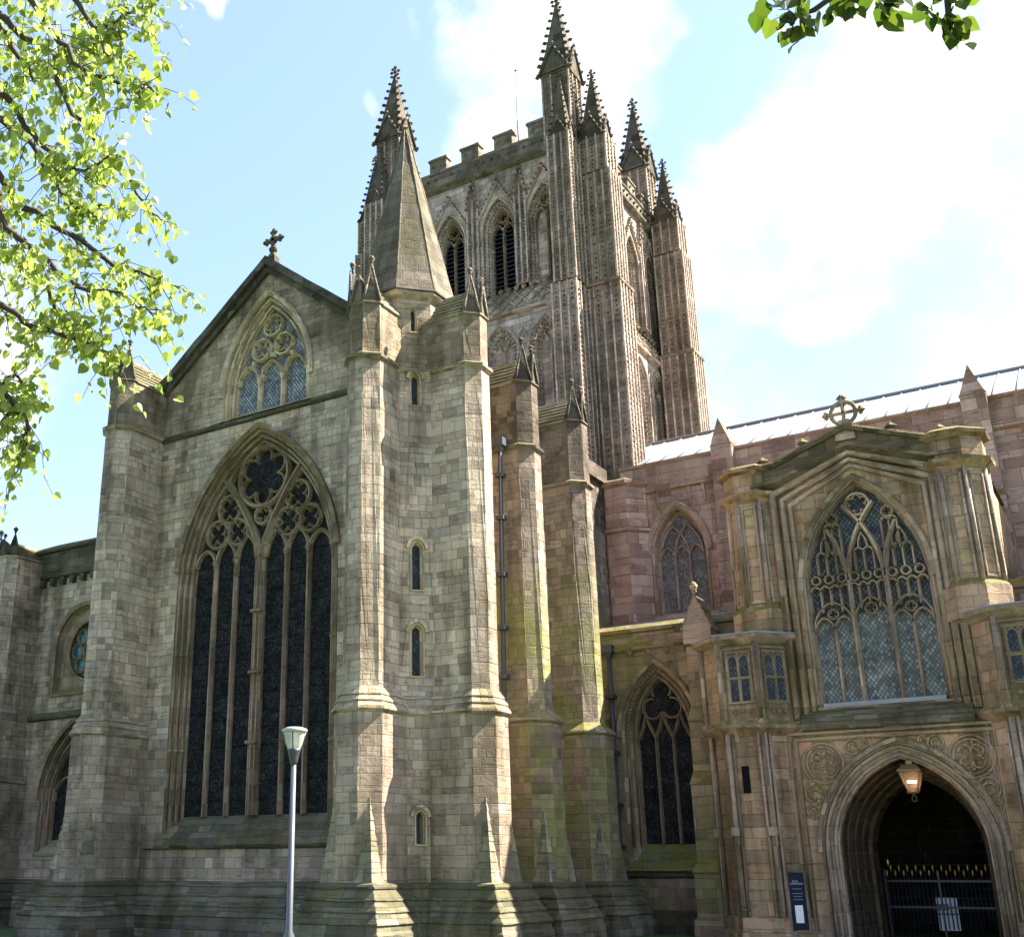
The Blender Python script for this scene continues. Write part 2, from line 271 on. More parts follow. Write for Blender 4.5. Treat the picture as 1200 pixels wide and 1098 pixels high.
# ------------------------------------------------------------------ mesh builder
SITE=None      # (old anchor, new anchor, size): where the porch stands and how big it is
def sited(p):
    if not SITE: return Vector(p)
    a,b,k=SITE; return b+(Vector(p)-a)*k
WORN={'buttress','stair_turret','spire','gable_coping','parapet','plinth','string_course','buttress_gable','corner_turret_base','battlements','cornice','pier','window_sill','aisle_parapet','sloping_band'}
class MB:
    def __init__(s): s.v=[]; s.f=[]; s.sm=[]
    def add(s,vs,fs,smooth=False):
        k=len(s.v); s.v+= [Vector(p) for p in vs]
        for f in fs: s.f.append([k+i for i in f]); s.sm.append(smooth)
    def quad(s,a,b,c,d): s.add([a,b,c,d],[(0,1,2,3)])
    def poly(s,pts): s.add(pts,[tuple(range(len(pts)))])
    def box(s,x0,x1,y0,y1,z0,z1):
        s.add([(x0,y0,z0),(x1,y0,z0),(x1,y1,z0),(x0,y1,z0),(x0,y0,z1),(x1,y0,z1),(x1,y1,z1),(x0,y1,z1)],
              [(3,2,1,0),(4,5,6,7),(0,1,5,4),(1,2,6,5),(2,3,7,6),(3,0,4,7)])
    def loft(s,rings,capb=False,capt=True,closed=True,smooth=False,skip=()):
        n=len(rings[0]); vs=[p for r in rings for p in r]; fs=[]
        for i in range(len(rings)-1):
            for j in range(n if closed else n-1):
                if j in skip: continue
                k=(j+1)%n; fs.append((i*n+j,i*n+k,(i+1)*n+k,(i+1)*n+j))
        if capb: fs.append(tuple(range(n-1,-1,-1)))
        if capt: fs.append(tuple((len(rings)-1)*n+j for j in range(n)))
        s.add(vs,fs,smooth)
    def octa(s,p,r,rz=None):
        p=Vector(p); rz=rz or r
        s.add([p+Vector(q) for q in ((r,0,0),(-r,0,0),(0,r,0),(0,-r,0),(0,0,rz),(0,0,-rz))],
              [(0,2,4),(2,1,4),(1,3,4),(3,0,4),(2,0,5),(1,2,5),(3,1,5),(0,3,5)])
    def tube(s,pts,rad,n=6,cap=True):
        pts=[Vector(p) for p in pts]; rings=[]
        up=Vector((.31,.23,.92))
        for i,p in enumerate(pts):
            d=(pts[min(i+1,len(pts)-1)]-pts[max(i-1,0)]).normalized()
            a=d.cross(up); 
            if a.length<1e-3: a=d.cross(Vector((1,0,0)))
            a.normalize(); b=d.cross(a); r=rad[i] if isinstance(rad,(list,tuple)) else rad
            rings.append([p+(a*math.cos(q)+b*math.sin(q))*r for q in [2*PI*k/n for k in range(n)]])
        s.loft(rings,cap,cap,True,True)
    def lathe(s,c,prof,n=12,smooth=True,ang=0):
        c=Vector(c); s.loft([[c+Vector((r*math.cos(2*PI*k/n+ang),r*math.sin(2*PI*k/n+ang),z)) for k in range(n)] for r,z in prof],True,True,True,smooth)
    def build(s,name,mat,parent=None,tone=None):
        me=bpy.data.meshes.new(name); me.from_pydata([tuple(sited(p)) for p in s.v],[],s.f); 
        me.polygons.foreach_set('use_smooth',s.sm)
        worn=name in WORN
        if worn:
            bm=bmesh.new(); bm.from_mesh(me)
            groups={}
            for e in bm.edges:
                c=int(e.calc_length()/.45)
                if c>0: groups.setdefault(min(c,24),[]).append(e)
            for c,es in groups.items():
                bmesh.ops.subdivide_edges(bm,edges=[e for e in es if e.is_valid],cuts=c)
            bm.to_mesh(me); bm.free(); me.update()
        uvl=me.uv_layers.new(name='UVMap'); data=[0.]*(2*len(me.loops))
        vs=me.vertices; Z=Vector((0,0,1))
        for p in me.polygons:
            n=p.normal
            if abs(n.z)<.93 and n.length>.1:
                t=Z.cross(n); t.normalize(); 
                if t.x+.3*t.y<0: t=-t
                k=1/max(.35,math.sqrt(1-n.z*n.z))
                for li in p.loop_indices:
                    q=vs[me.loops[li].vertex_index].co; data[2*li]=q.dot(t); data[2*li+1]=q.z*k if k>1.05 else q.z
            else:
                for li in p.loop_indices:
                    q=vs[me.loops[li].vertex_index].co; data[2*li]=q.x; data[2*li+1]=q.y
        uvl.data.foreach_set('uv',data)
        if worn:
            for v in me.vertices:
                q=v.co; v.co=q+noise.noise_vector(q*1.3)*.02+noise.noise_vector(q*5.1)*.011
        me.materials.append(M[mat] if isinstance(mat,str) else mat)
        o=bpy.data.objects.new(name,me); COL.objects.link(o)
        if parent: o.parent=parent
        return o
def thing(name,label,cat,group=None):
    o=bpy.data.objects.new(name,None); COL.objects.link(o); o['label']=label; o['category']=cat
    if group: o['group']=group
    return o
def solo(o,label,cat,group=None):
    o['label']=label; o['category']=cat
    if group: o['group']=group
    return o
class Fr:   # a wall plane: u along it, z up, d outwards
    def __init__(s,o,U,n): s.o=Vector((o[0],o[1],0)); s.U=Vector((U[0],U[1],0)); s.n=Vector((n[0],n[1],0))
    def p(s,u,z,d=0): return s.o+s.U*u+s.n*d+Vector((0,0,z))
    def uz(s,p): q=Vector(p)-s.o; return q.dot(s.U),p[2]
def parch(uc,a,zs,r,inset=0,z0=None,n=9):
    c=(r*r-a*a)/(2*a); Rr=a+c-inset; a2=a-inset
    th=math.acos(max(-1,min(1,-c/Rr))); L=[]
    for i in range(n+1):
        q=PI+(th-PI)*i/n; L.append((uc+c+Rr*math.cos(q),zs+Rr*math.sin(q)))
    L[-1]=(uc,L[-1][1])
    Rt=[(2*uc-x,z) for x,z in reversed(L[:-1])]
    pts=L+Rt
    if z0 is not None: pts=[(uc-a2,z0)]+pts+[(uc+a2,z0)]
    return pts
def circ(uc,zc,r,n=24,a0=0,a1=2*PI,closed=True):
    k=n if closed else n+1
    return [(uc+r*math.cos(a0+(a1-a0)*i/n),zc+r*math.sin(a0+(a1-a0)*i/n)) for i in range(k)]
def panel(mb,F,outer,holes=(),d=0.):
    loops=[[Vector((u,z,0)) for u,z in outer]]+[[Vector((u,z,0)) for u,z in h] for h in holes]
    flat=[p for l in loops for p in l]; tri=tessellate_polygon(loops)
    mb.add([F.p(p.x,p.y,d) for p in flat],[tuple(t) for t in tri])
def strip(mb,F,p0,d0,p1,d1,closed=False):
    n=len(p0); k=n if closed else n-1
    mb.add([F.p(*q,d0) for q in p0]+[F.p(*q,d1) for q in p1],[(i,(i+1)%n,n+(i+1)%n,n+i) for i in range(k)])
def sweep(mb,F,pts,sec,closed=False,smooth=False):
    n=len(pts); rings=[]
    for i in range(n):
        a=pts[(i-1)%n] if (closed or i>0) else None; b=pts[(i+1)%n] if (closed or i<n-1) else None; p=pts[i]
        def un(p,q):
            l=math.hypot(q[0]-p[0],q[1]-p[1]) or 1e-6; return ((q[0]-p[0])/l,(q[1]-p[1])/l)
        t1=un(a,p) if a else un(p,b); t2=un(p,b) if b else t1
        n1=(-t1[1],t1[0]); n2=(-t2[1],t2[0]); m=(n1[0]+n2[0],n1[1]+n2[1]); l=math.hypot(*m) or 1e-6; m=(m[0]/l,m[1]/l)
        k=1/max(.5,m[0]*n1[0]+m[1]*n1[1])
        rings.append([F.p(p[0]+m[0]*s*k,p[1]+m[1]*s*k,d) for s,d in sec])
    if closed: rings.append(rings[0])
    mb.loft(rings,not closed,not closed,True,smooth)
def csec(r,d,n=6): return [(r*math.cos(2*PI*k/n),d+r*math.sin(2*PI*k/n)) for k in range(n)]
def bsec(w,d1,d0): return [(-w/2,d0),(-w/2,d0+(d1-d0)*.55),(-w*.18,d1),(w*.18,d1),(w/2,d0+(d1-d0)*.55),(w/2,d0)]
def foil(mb,F,uc,zc,r,n,w,d1,d0,a0=PI/2):
    sweep(mb,F,circ(uc,zc,r,28),bsec(w,d1,d0),True)
    q_=math.sin(PI/n); ri=r-w*.3; rf=ri*q_/(1+q_); q=ri-rf
    for k in range(n):
        a=a0+2*PI*k/n; c=(uc+q*math.cos(a),zc+q*math.sin(a)); e=PI/2+PI/n
        sweep(mb,F,circ(*c,rf,10,a-e,a+e,False),bsec(max(.035,w*.4),d1-.03,d0))
def line(*p): return list(p)
def orders(mb,F,spec,steps,z0,d0=0.,n=9):
    """spec=(uc,a,zs,r); steps=[(inset,depth)]; nested arches receding into the wall"""
    prev=None
    for i,(ins,dep) in enumerate(steps):
        cur=parch(*spec,inset=ins,z0=z0,n=n)
        if prev: strip(mb,F,prev[0],prev[1],cur,dep)
        prev=(cur,dep)
    return prev
def buttplan(o,d,w,f,b,c):
    d=Vector((d[0],d[1])); t=Vector((-d.y,d.x)); o=Vector((o[0],o[1]))
    return [o+t*u+d*v for u,v in ((-w,b),(-w,f-c),(-w+c,f),(w-c,f),(w,f-c),(w,b))]
def buttress(mb,o,d,w,f,b,stages):
    rings=[]
    for z,off,c in stages: rings.append([Vector((q.x,q.y,z)) for q in buttplan(o,d,w+off,f+off,b,c)])
    mb.loft(rings,False,True)
PLINTH=[(-.3,.66),(.42,.66),(.50,.60),(.64,.60),(.66,.64),(.70,.64),(.95,.46),(.955,.50),(.99,.50),(1.24,.32),(1.245,.36),(1.28,.36),(1.54,.18),(1.545,.22),(1.60,.23),(1.66,.19),(1.70,.0)]
STRING=[(6.32,.0),(6.37,.09),(6.43,.09),(6.60,-.02),(6.605,.01),(6.64,.01),(6.80,-.11),(6.805,-.08),(6.84,-.08),(7.04,-.22)]
def wallprofile(mb,F,u0,u1,prof,base=0.):
    for (z0,a),(z1,b) in zip(prof,prof[1:]): mb.quad(F.p(u0,z0,base+a),F.p(u1,z0,base+a),F.p(u1,z1,base+b),F.p(u0,z1,base+b))
def broach(o,d,w,f,c,z0,z1,root):
    d=Vector((d[0],d[1])); t=Vector((-d.y,d.x)); o=Vector((o[0],o[1]))
    for s in (-1,1):
        mb=MB()
        def P(u,v,z): q=o+t*u+d*v; return Vector((q.x,q.y,z))
        n=9
        for k in range(n):            # courses of the pyramid stop, each with a small lip
            a=k/n; b=(k+1)/n; za=z0+(z1-z0)*a; zb=z0+(z1-z0)*b
            def ring(q,lip):
                e=c*(1-q)+lip
                return (P(s*(w-c/2-e/2),f-c/2+e/2,0),P(s*(w-c/2+e/2),f-c/2+e/2,0),P(s*(w-c/2+e/2),f-c/2-e/2,0))
            A=ring(a,.035); Bq=ring(b,.0)
            A=[Vector((p.x,p.y,za)) for p in A]; Bq=[Vector((p.x,p.y,zb)) for p in Bq]
            mb.quad(A[0],A[1],Bq[1],Bq[0]); mb.quad(A[1],A[2],Bq[2],Bq[1])
        mb.build('broach_stop','slab',root)
def finial(mb,p,s=1.):
    s*=.8
    p=Vector(p); mb.lathe(p,[(.035*s,-.1*s),(.035*s,.08*s),(.075*s,.1*s),(.05*s,.14*s),(.1*s,.2*s),(.11*s,.25*s),(.06*s,.32*s),(.0,.36*s)],6)
def topgables(root,o,d,w,f,b,c,ze,h,mat,nm='buttress_gable'):
    """octagonal gabled end of a buttress with steep gablets, crockets, finials and a stepped slab roof"""
    d2=Vector((d[0],d[1])); t=Vector((-d2.y,d2.x)); o2=Vector((o[0],o[1]))
    def P(u,v,z): q=o2+t*u+d2*v; return Vector((q.x,q.y,z))
    g=MB()
    faces=[((-w,f-c),(-w+c,f)),((-w+c,f),(w-c,f)),((w-c,f),(w,f-c))]
    for i,(a,bb) in enumerate(faces):
        A=Vector(a); B=Vector(bb); m=(A+B)/2; e=(B-A).normalized(); nin=Vector((0,f-c-.25))-m; nin.normalize()
        hh=h*(1. if i!=1 else .8)
        ap=P(*(m+nin*.06),ze+hh); A3=P(*A,ze); B3=P(*B,ze); bk=nin*.3
        ap2=P(*(m+nin*.34),ze+hh*.85); A4=P(*(A+bk),ze); B4=P(*(B+bk),ze)
        g.add([A3,B3,ap,A4,B4,ap2],[(0,1,2),(0,2,5,3),(1,4,5,2),(3,5,4)])
        for s_,E in ((-1,A),(1,B)):
            E3=P(*(E-nin*.03),ze); T3=P(*(m-nin*.01),ze+hh)
            g.tube([E3,T3],[.05,.035],4)
            if i==1 or True:
                for q in (.25,.45,.65,.85):
                    g.octa(E3.lerp(T3,q)+Vector((0,0,.02)),.05,.06)
        finial(g,ap,1.25 if i!=1 else 1.)
    g.build(nm,'spire' if mat=='transept' else 'dark',root)
    r=MB(); n=6; zt=ze+h*.78; sec=[]
    W2=w+.03
    for k in range(n):
        u=W2*(1-k/n); u2=W2*(1-(k+1)/n); z=ze-.08+(zt-ze)*k/n; z2=ze-.08+(zt-ze)*(k+1)/n
        sec+=[(-u-.03,z+.0),(-u-.03,z+.04),(-u2+.02,z2-.03)]
    sec.append((0,zt))
    sec+= [(-u,z) for u,z in reversed(sec[:-1])]
    sec=[(-W2,ze-.12)]+sec+[(W2,ze-.12)]
    fr=[P(u,f-c-.12,z) for u,z in sec]; bk=[P(u,b,z) for u,z in sec]
    r.loft([fr,bk],True,True)
    r.build('slab_roof','slab',root)
# ================================================================== GROUND
g=MB()
N_=40
g.quad((-900,-600,0),(600,-600,0),(600,900,0),(-900,900,0))
gr=g.build('lawn','grass'); gr['kind']='structure'
g=MB(); g.quad((-10.6,-40,.03),(-2.2,-40,.03),(-2.2,36.9,.16),(-10.6,36.9,.16)); g.quad((-10.6,-40,.03),(-10.6,36.9,.16),(-10.6,36.9,-.3),(-10.6,-40,-.3)); g.quad((-2.2,-40,.03),(-2.2,36.9,.16),(-2.2,36.9,-.3),(-2.2,-40,-.3))
p_=g.build('path','paving'); p_['kind']='structure'
#@@TRANSEPT
# ================================================================== NORTH TRANSEPT
T=thing('cathedral_transept','tall grey stone gabled transept with one huge six-light traceried window and a conical stair spire','transept')
FY=29.; CX=-24.95; XE,XW=-29.9,-20.0        # faces of the flanking buttresses
F=Fr((CX,FY),(1,0),(0,-1))
GW=(-.17,3.6,11.45,5.63)                    # great window: centre, half width, springing, rise
GG=(.02,2.05,18.6,3.75)                      # gable window
wall=MB()
# main wall below the gable string
hole=parch(*GW,inset=0,z0=2.85,n=12)
panel(wall,F,[(-6,-.2),(6,-.2),(6,17.5),(-6,17.5)],[hole])
ghole=parch(*GG,inset=0,z0=17.72,n=9)
GA=23.35; GS=(GA-19.45)/4.95
panel(wall,F,[(-6.2,17.5),(6.2,17.5),(6.2,GA-6.2*GS),(0,GA),(-6.2,GA-6.2*GS)],[ghole])
# sides, and the body running back to the tower
wall.quad((-31.2,29,0),(-31.2,45.5,0),(-31.2,45.5,19),(-31.2,29,19))
wall.build('wall','transept',T)
w=MB()
w.quad((-18.6,29,0),(-18.6,45.5,0),(-18.6,45.5,18.6),(-18.6,29,18.6))
FW=Fr((-18.6,0),(0,1),(1,0)); wallprofile(w,FW,29.5,45,[(6.4,0),(6.42,.1),(6.5,.1),(6.7,0)]); wallprofile(w,FW,29.5,45,[(17.9,0),(17.95,.2),(18.6,.2),(18.65,-.3)])
w.build('side_wall','west',T)
w=MB(); wallprofile(w,F,-6,6,PLINTH); wallprofile(w,FW,29,40,PLINTH); w.build('plinth','plinth',T)
w=MB(); wallprofile(w,F,-6,6,[(17.38,0),(17.42,.1),(17.5,.12),(17.66,0)]); w.build('string_course','dark',T)
r=MB()
zr=GA-.35
r.quad((CX-6.3,29.1,zr-6.3*GS),(CX,29.1,zr),(CX,45.5,zr),(CX-6.3,45.5,zr-6.3*GS)); r.quad((CX+6.3,29.1,zr-6.3*GS),(CX,29.1,zr),(CX,45.5,zr),(CX+6.3,45.5,zr-6.3*GS))
r.build('roof','lead',T)
c=MB()
for s in (-1,1):    # gable coping: two courses, projecting
    for (e0,e1,d1) in ((-.12,.16,.16),(.16,.5,.32)):
        a=[F.p(0,GA+e0,d1),F.p(0,GA+e1,d1),F.p(s*4.9,GA-4.9*GS+e1,d1),F.p(s*4.9,GA-4.9*GS+e0,d1)]
        if s==-1: 
            a=[F.p(0,GA+e0,d1),F.p(0,GA+e1,d1),F.p(-4.75,GA-4.75*GS+e1,d1),F.p(-5.2,GA-4.75*GS+e1-.25,d1),F.p(-5.2,GA-4.75*GS+e0-.35,d1),F.p(-4.75,GA-4.75*GS+e0,d1)]
        b=[p-F.n*(d1+.75) for p in a]
        c.loft([a,b],True,True)
c.build('gable_coping','dark',T)
# gable cross
c=MB(); base=F.p(.05,GA+.45,-.1)
c.loft([[base+Vector((x*.26*k,y*.2*k,z)) for x,y in ((-1,-1),(1,-1),(1,1),(-1,1))] for z,k in ((-.2,1.2),(.2,1.),(.45,.5),(.6,.42))])
q=Fr((base.x,base.y),(1,0),(0,-1)); zc=base.z+1.25
for pts in ([(0,zc-.7),(0,zc+.5)],[(-.48,zc),(.48,zc)]): sweep(c,q,pts,[(-.09,-.09),(-.09,.09),(.09,.09),(.09,-.09)])
for x,z in ((0,.5),(-.48,0),(.48,0)):
    for a,b in ((0,.12),(.13,-.03),(-.13,-.03),(0,0)):
        cx,cz=(x+a,zc+z+b) if z else (x+(b if x>0 else -b),zc+a)
        c.octa(q.p(cx,cz),.14,.14)
for a in range(4): 
    an=PI/4+a*PI/2; c.octa(q.p(.22*math.cos(an),zc+.22*math.sin(an)),.1,.1)
for z in (.62,.72): c.lathe(base+Vector((0,0,z)),[(.12,-.06),(.24,0),(.12,.06)],8)
c.v=[base+(p-base)*.72 for p in c.v]; c.build('gable_cross','dark',T)
# ---- great window
def shafts(mb,F,spec,insets,r,z0,arch=True,n=9):
    for ins,dep in insets:
        pts=parch(*spec,inset=ins,z0=z0,n=n); sweep(mb,F,pts,csec(r,dep,6),False,True)
win=MB(); z0=2.85
gsteps=[(0,0),(.03,-.1),(.16,-.12),(.18,-.22),(.33,-.24),(.35,-.34),(.5,-.36),(.54,-.5)]
orders(win,F,GW,gsteps,z0,n=14)
GSH=((.08,-.07),(.25,-.19),(.42,-.31))
shafts(win,F,GW,GSH,.07,z0,n=14)
hood=parch(*GW,inset=-.05,z0=12.25-.1,n=14)
hood=[p for p in parch(*GW,inset=-.05,z0=None,n=20) if p[1]>12.15]; sweep(win,F,hood,[(-.1,-.05),(-.1,.1),(0,.2),(.1,.12),(.1,-.05)])
zs=GW[2]; ZL=12.3
for s in (-1,1):
    for ins,dep in GSH:
        p=F.p(GW[0]+s*(GW[1]-ins-.05),ZL,dep); win.lathe(p,[(.07,-.2),(.11,0),(.13,.05),(.07,.12)],6)
        for z in (5.9,9.2): win.lathe(F.p(GW[0]+s*(GW[1]-ins),z,dep),[(.07,-.07),(.1,-.03),(.1,.03),(.07,.07)],6)
D1,D0=-.3,-.5; u0=GW[0]; a=GW[1]-.55
sill=3.7; cm=.19; lw=(a-cm)/3
def lancet(mb,F,uc,hw,zsp,rise,w,d1,d0): sweep(mb,F,parch(uc,hw,zsp,rise,n=7),bsec(w,d1,d0))
def mullion(mb,F,u,z1,z2,w,d1,d0,cap=True):
    sweep(mb,F,[(u,z1),(u,z2)],bsec(w,d1,d0))
    if cap: mb.lathe(F.p(u,z2,d1-.06),[(w*.4,-.2),(w*.7,-.02),(w*.75,.06),(w*.4,.14)],6)
for s in (-1,1):
    mullion(win,F,u0+s*.13,sill,ZL+.1,.14,D1+.08,D0)
    for k in (1,2): mullion(win,F,u0+s*(cm+lw*k),sill,ZL+.05,.17,D1+.02,D0)
    for k in range(3):
        h_=(.6,.85,.95)[2-k]; lancet(win,F,u0+s*(cm+lw*(k+.5)),lw/2-.02,ZL,h_,.16,D1,D0)
    # diverging arms that rise from the centre to the main arch
    arm=[(u0+s*.12,ZL),(u0+s*.2,12.9),(u0+s*.55,13.65),(u0+s*1.1,14.55),(u0+s*1.62,15.25),(u0+s*1.82,15.48)]
    sweep(win,F,arm,bsec(.3,D1+.1,D0)); sweep(win,F,arm,csec(.06,D1+.1,6),False,True)
    uc=u0+s*(cm+lw*1.5)
    foil(win,F,uc-s*.06,14.33,.52,4,.15,D1,D0,PI/4)
    foil(win,F,uc-lw*.5,13.45,.5,4,.14,D1,D0,PI/4); foil(win,F,uc+lw*.5,13.45-.03,.47,4,.14,D1,D0,PI/4)
sweep(win,F,[(u0,sill),(u0,ZL+.4)],bsec(.2,D1+.14,D0))
for z in (6.,8.3,10.4):
    for s in (-1,0,1): win.lathe(F.p(u0+s*.14,z,D1+.1),[(.07,-.07),(.12,-.03),(.12,.03),(.07,.07)],6)
foil(win,F,u0,15.3,1.12,6,.2,D1+.06,D0)
foil(win,F,u0,13.87,.34,4,.13,D1,D0)
WN=win.build('great_window','trim_dark',T)
gl=MB(); panel(gl,F,parch(*GW,inset=.52,z0=3.4,n=12),(),-.46); gl.build('glass','glass_dark',WN)
# saddle bars
sb=MB()
for i in range(15):
    z=4.2+i*.58
    if z<12.6: sweep(sb,F,[(u0-a,z),(u0+a,z)],[(-.008,-.455),(-.008,-.44),(.008,-.44),(.008,-.455)])
sb.build('glazing_bars','black',WN)
sl=MB()
for (za,da,zb,db) in ((3.75,-.5,3.42,-.2),(3.42,-.16,3.1,.02),(3.1,.06,2.8,.2)):
    sl.quad(F.p(u0-GW[1]-.1*(db>0),za,da),F.p(u0+GW[1]+.1*(db>0),za,da),F.p(u0+GW[1]+.1*(db>0),zb,db),F.p(u0-GW[1]-.1*(db>0),zb,db))
    sl.quad(F.p(u0-GW[1]-.1*(db>0),zb,db),F.p(u0+GW[1]+.1*(db>0),zb,db),F.p(u0+GW[1]+.1*(db>0),zb-.08,db-.06),F.p(u0-GW[1]-.1*(db>0),zb-.08,db-.06))
sl.quad(F.p(-4.5,2.72,.14),F.p(4,2.72,.14),F.p(4,2.66,0),F.p(-4.5,2.66,0))
sl.build('window_sill','plinth',WN)
# ---- gable window
win=MB()
gs=[(0,0),(.03,-.12),(.2,-.16),(.22,-.3),(.4,-.34),(.42,-.5)]
orders(win,F,GG,gs,17.7); shafts(win,F,GG,[(.11,-.12),(.31,-.28)],.07,17.75)
sweep(win,F,parch(*GG,inset=-.08,n=10),[(-.12,-.04),(-.12,.08),(0,.16),(.08,.1),(.08,-.04)])
a=GG[1]-.42; uc=GG[0]; lw=2*a/3
for k in (-1,1): mullion(win,F,uc+k*lw/2,17.85,19.05,.17,-.25,-.5)
for k in (-1,0,1): 
    lancet(win,F,uc+k*lw,lw/2-.06,19.05+.0,.72,.16,-.26,-.5)
for u,z,r_ in ((0,21.2,.42),(-.52,20.32,.42),(.52,20.32,.42)): foil(win,F,uc+u,z,r_,3 if u else 4,.15,-.26,-.5)
for s in (-1,1): sweep(win,F,[(uc,19.9),(uc+s*.25,20.35)],bsec(.2,-.3,-.5)); sweep(win,F,[(uc+s*1.,19.6),(uc+s*.9,19.95)],bsec(.25,-.3,-.5))
WN=win.build('gable_window','trim',T)
gl=MB(); panel(gl,F,parch(*GG,inset=.4,z0=17.8),(),-.46); gl.build('glass','glass_gable',WN)
sl=MB(); sl.quad(F.p(uc-2.1,17.95,-.5),F.p(uc+2.1,17.95,-.5),F.p(uc+2.1,17.6,.12),F.p(uc-2.1,17.6,.12)); sl.build('window_sill','trim',WN)
# ---- buttresses flanking the gable and on the west side
BST=lambda zt,zs2:[(1.70,.22,.0)]   # (only to keep the profile together)
def transept_buttress(o,d,w,f,b,zstr,ze,mat,full=True,gmat='transept',ch=.4,h=1.35):
    pl=MB(); buttress(pl,o,d,w+.22,f+.22,b,[(z,off,.02) for z,off in PLINTH]); 
    st=[(1.69,.22,ch+.1)]
    st+= [(z,.22+off,ch+.1+off*.5) for z,off in (STRING if full else [(6.4,0),(6.46,.1),(6.54,.1),(6.85,-.22)])]
    st+= [(zstr-.12,0,ch),(zstr-.06,.1,ch+.03),(zstr+.02,.11,ch+.03),(zstr+.12,-.02,ch),(ze-.05,-.02,ch),(ze-.03,.03,ch),(ze+.03,.03,ch),(ze+.05,-.03,ch)]
    m=MB(); buttress(m,o,d,w,f,b,st)
    bo=m.build('buttress',mat,T); broach(o,d,w+.22,f+.22,ch+.16,1.69,4.15,bo); pl.build('plinth','plinth',bo)
    topgables(bo,o,d,w-.02,f-.02,b,ch,ze+.03,h,gmat)
    return bo
transept_buttress((CX-5.6,FY),(0,-1),.64,2.12,-.3,17.55,19.45,'transept')        # east one
transept_buttress((CX+5.6,FY),(0,-1),.64,2.12,-.3,17.55,19.45,'transept')        # west one, by the stair
transept_buttress((-18.6,29.78),(1,0),.66,2.32,-.5,17.45,19.3,'transept')        # stair turret, facing west
transept_buttress((-18.6,33.38),(1,0),.66,2.3,-.3,15.75,18.2,'west',False,'west')
transept_buttress((-18.6,37.5),(1,0),.66,2.3,-.3,15.6,18.1,'west',False,'west')
# ---- stair turret with spire
TC=Vector((-19.36,29.8)); TR=1.47
tn=Vector((math.sqrt(.5),-math.sqrt(.5)))
def octo(r,z,c=TC): return [Vector((c.x+r/math.cos(PI/8)*math.cos(PI/8+k*PI/4),c.y+r/math.cos(PI/8)*math.sin(PI/8+k*PI/4),z)) for k in range(8)]
tm=MB()
tst=[(z,off+.2) for z,off in PLINTH]
pl=MB(); pl.loft([octo(TR+off+.1,z) for z,off in PLINTH],False,True)
NWK=6   # face index whose normal points (+,-)
tm.loft([octo(TR+.12,1.69),octo(TR+.12,6.32)],False,False,skip=(NWK,))
tm.loft([octo(TR+.14+o*.6,z) for z,o in STRING],False,True)
tm.loft([octo(TR,7.0),octo(TR,17.36)],False,False,skip=(NWK,))
tm.loft([octo(TR+o,z) for z,o in ((17.33,0),(17.4,.1),(17.5,.11),(17.6,-.1))],False,True)
tm.loft([octo(TR-.1,17.6),octo(TR-.1,20.1)],False,False,skip=(NWK,))
tm.loft([octo(TR-.1+o,z) for z,o in ((20.1,0),(20.2,.14),(20.28,.2),(20.36,.2),(20.38,.02))],True,True)
slits=[]
def slitface(r,z0,z1,list_):
    fr=Fr((TC.x+tn.x*r,TC.y+tn.y*r),(math.sqrt(.5),math.sqrt(.5)),tn); hw=r*math.tan(PI/8)
    holes=[]
    for (pt,pb,hw2,hood) in list_:
        a=fr.uz(atP(*pt,fr.o,fr.n)); b=fr.uz(atP(*pb,fr.o,fr.n)); uc=b[0]
        zs_=a[1]-hw2*1.25; holes.append(((uc,hw2,zs_,hw2*1.25),b[1]))
        slits.append((fr,(uc,hw2,zs_,hw2*1.25),b[1],hood))
    panel(tm,fr,[(-hw,z0),(hw,z0),(hw,z1),(-hw,z1)],[parch(*sp,z0=zb,n=5) for sp,zb in holes])
slitface(TR+.12,1.69,6.32,[((492,949),(493,990),.15,True)])
slitface(TR,7.0,17.36,[((488,438),(487,476),.16,True),((488,634),(489,692),.2,True),((488,731),(489,793),.2,True)])
slitface(TR-.1,17.6,20.1,[((485,361),(485,390),.11,False)])
TO=tm.build('stair_turret','transept',T); pl.build('plinth','plinth',TO)
for fr,sp,zb,hood in slits:
    w=MB(); orders(w,fr,sp,[(0,0),(.03,-.1),(sp[1]*.35,-.12),(sp[1]*.38,-.3)],zb,n=5)
    if hood: sweep(w,fr,parch(*sp,inset=-.1,n=6),[(-.05,-.03),(-.05,.07),(.05,.09),(.07,-.03)]); sweep(w,fr,parch(*sp,inset=-.01,z0=zb,n=6),bsec(.07,.03,-.05))
    sweep(w,fr,[(sp[0]-sp[1]-.04,zb),(sp[0]+sp[1]+.04,zb)],bsec(.1,.05,-.3))
    wo=w.build('slit_window','trim',TO); gg=MB(); panel(gg,fr,parch(*sp,inset=sp[1]*.3,z0=zb,n=5),(),-.25); gg.build('glass','glass_slit',wo)
sp_=MB(); rings=[]
for i in range(10):
    q=i/9; rr=(TR+.1)*(1-q)+.06; rings.append(octo(rr+.04*(1-q)**4*0,20.38+q*7.4))
sp_.loft(rings,True,True)
for k in range(8):
    a,b=octo(TR+.12,20.38)[k],octo(.07,27.8)[k]; sp_.tube([a,b],[.05,.03],4)
sp_.octa((TC.x,TC.y,27.9),.16,.2)
sp_.build('spire','spire',TO)
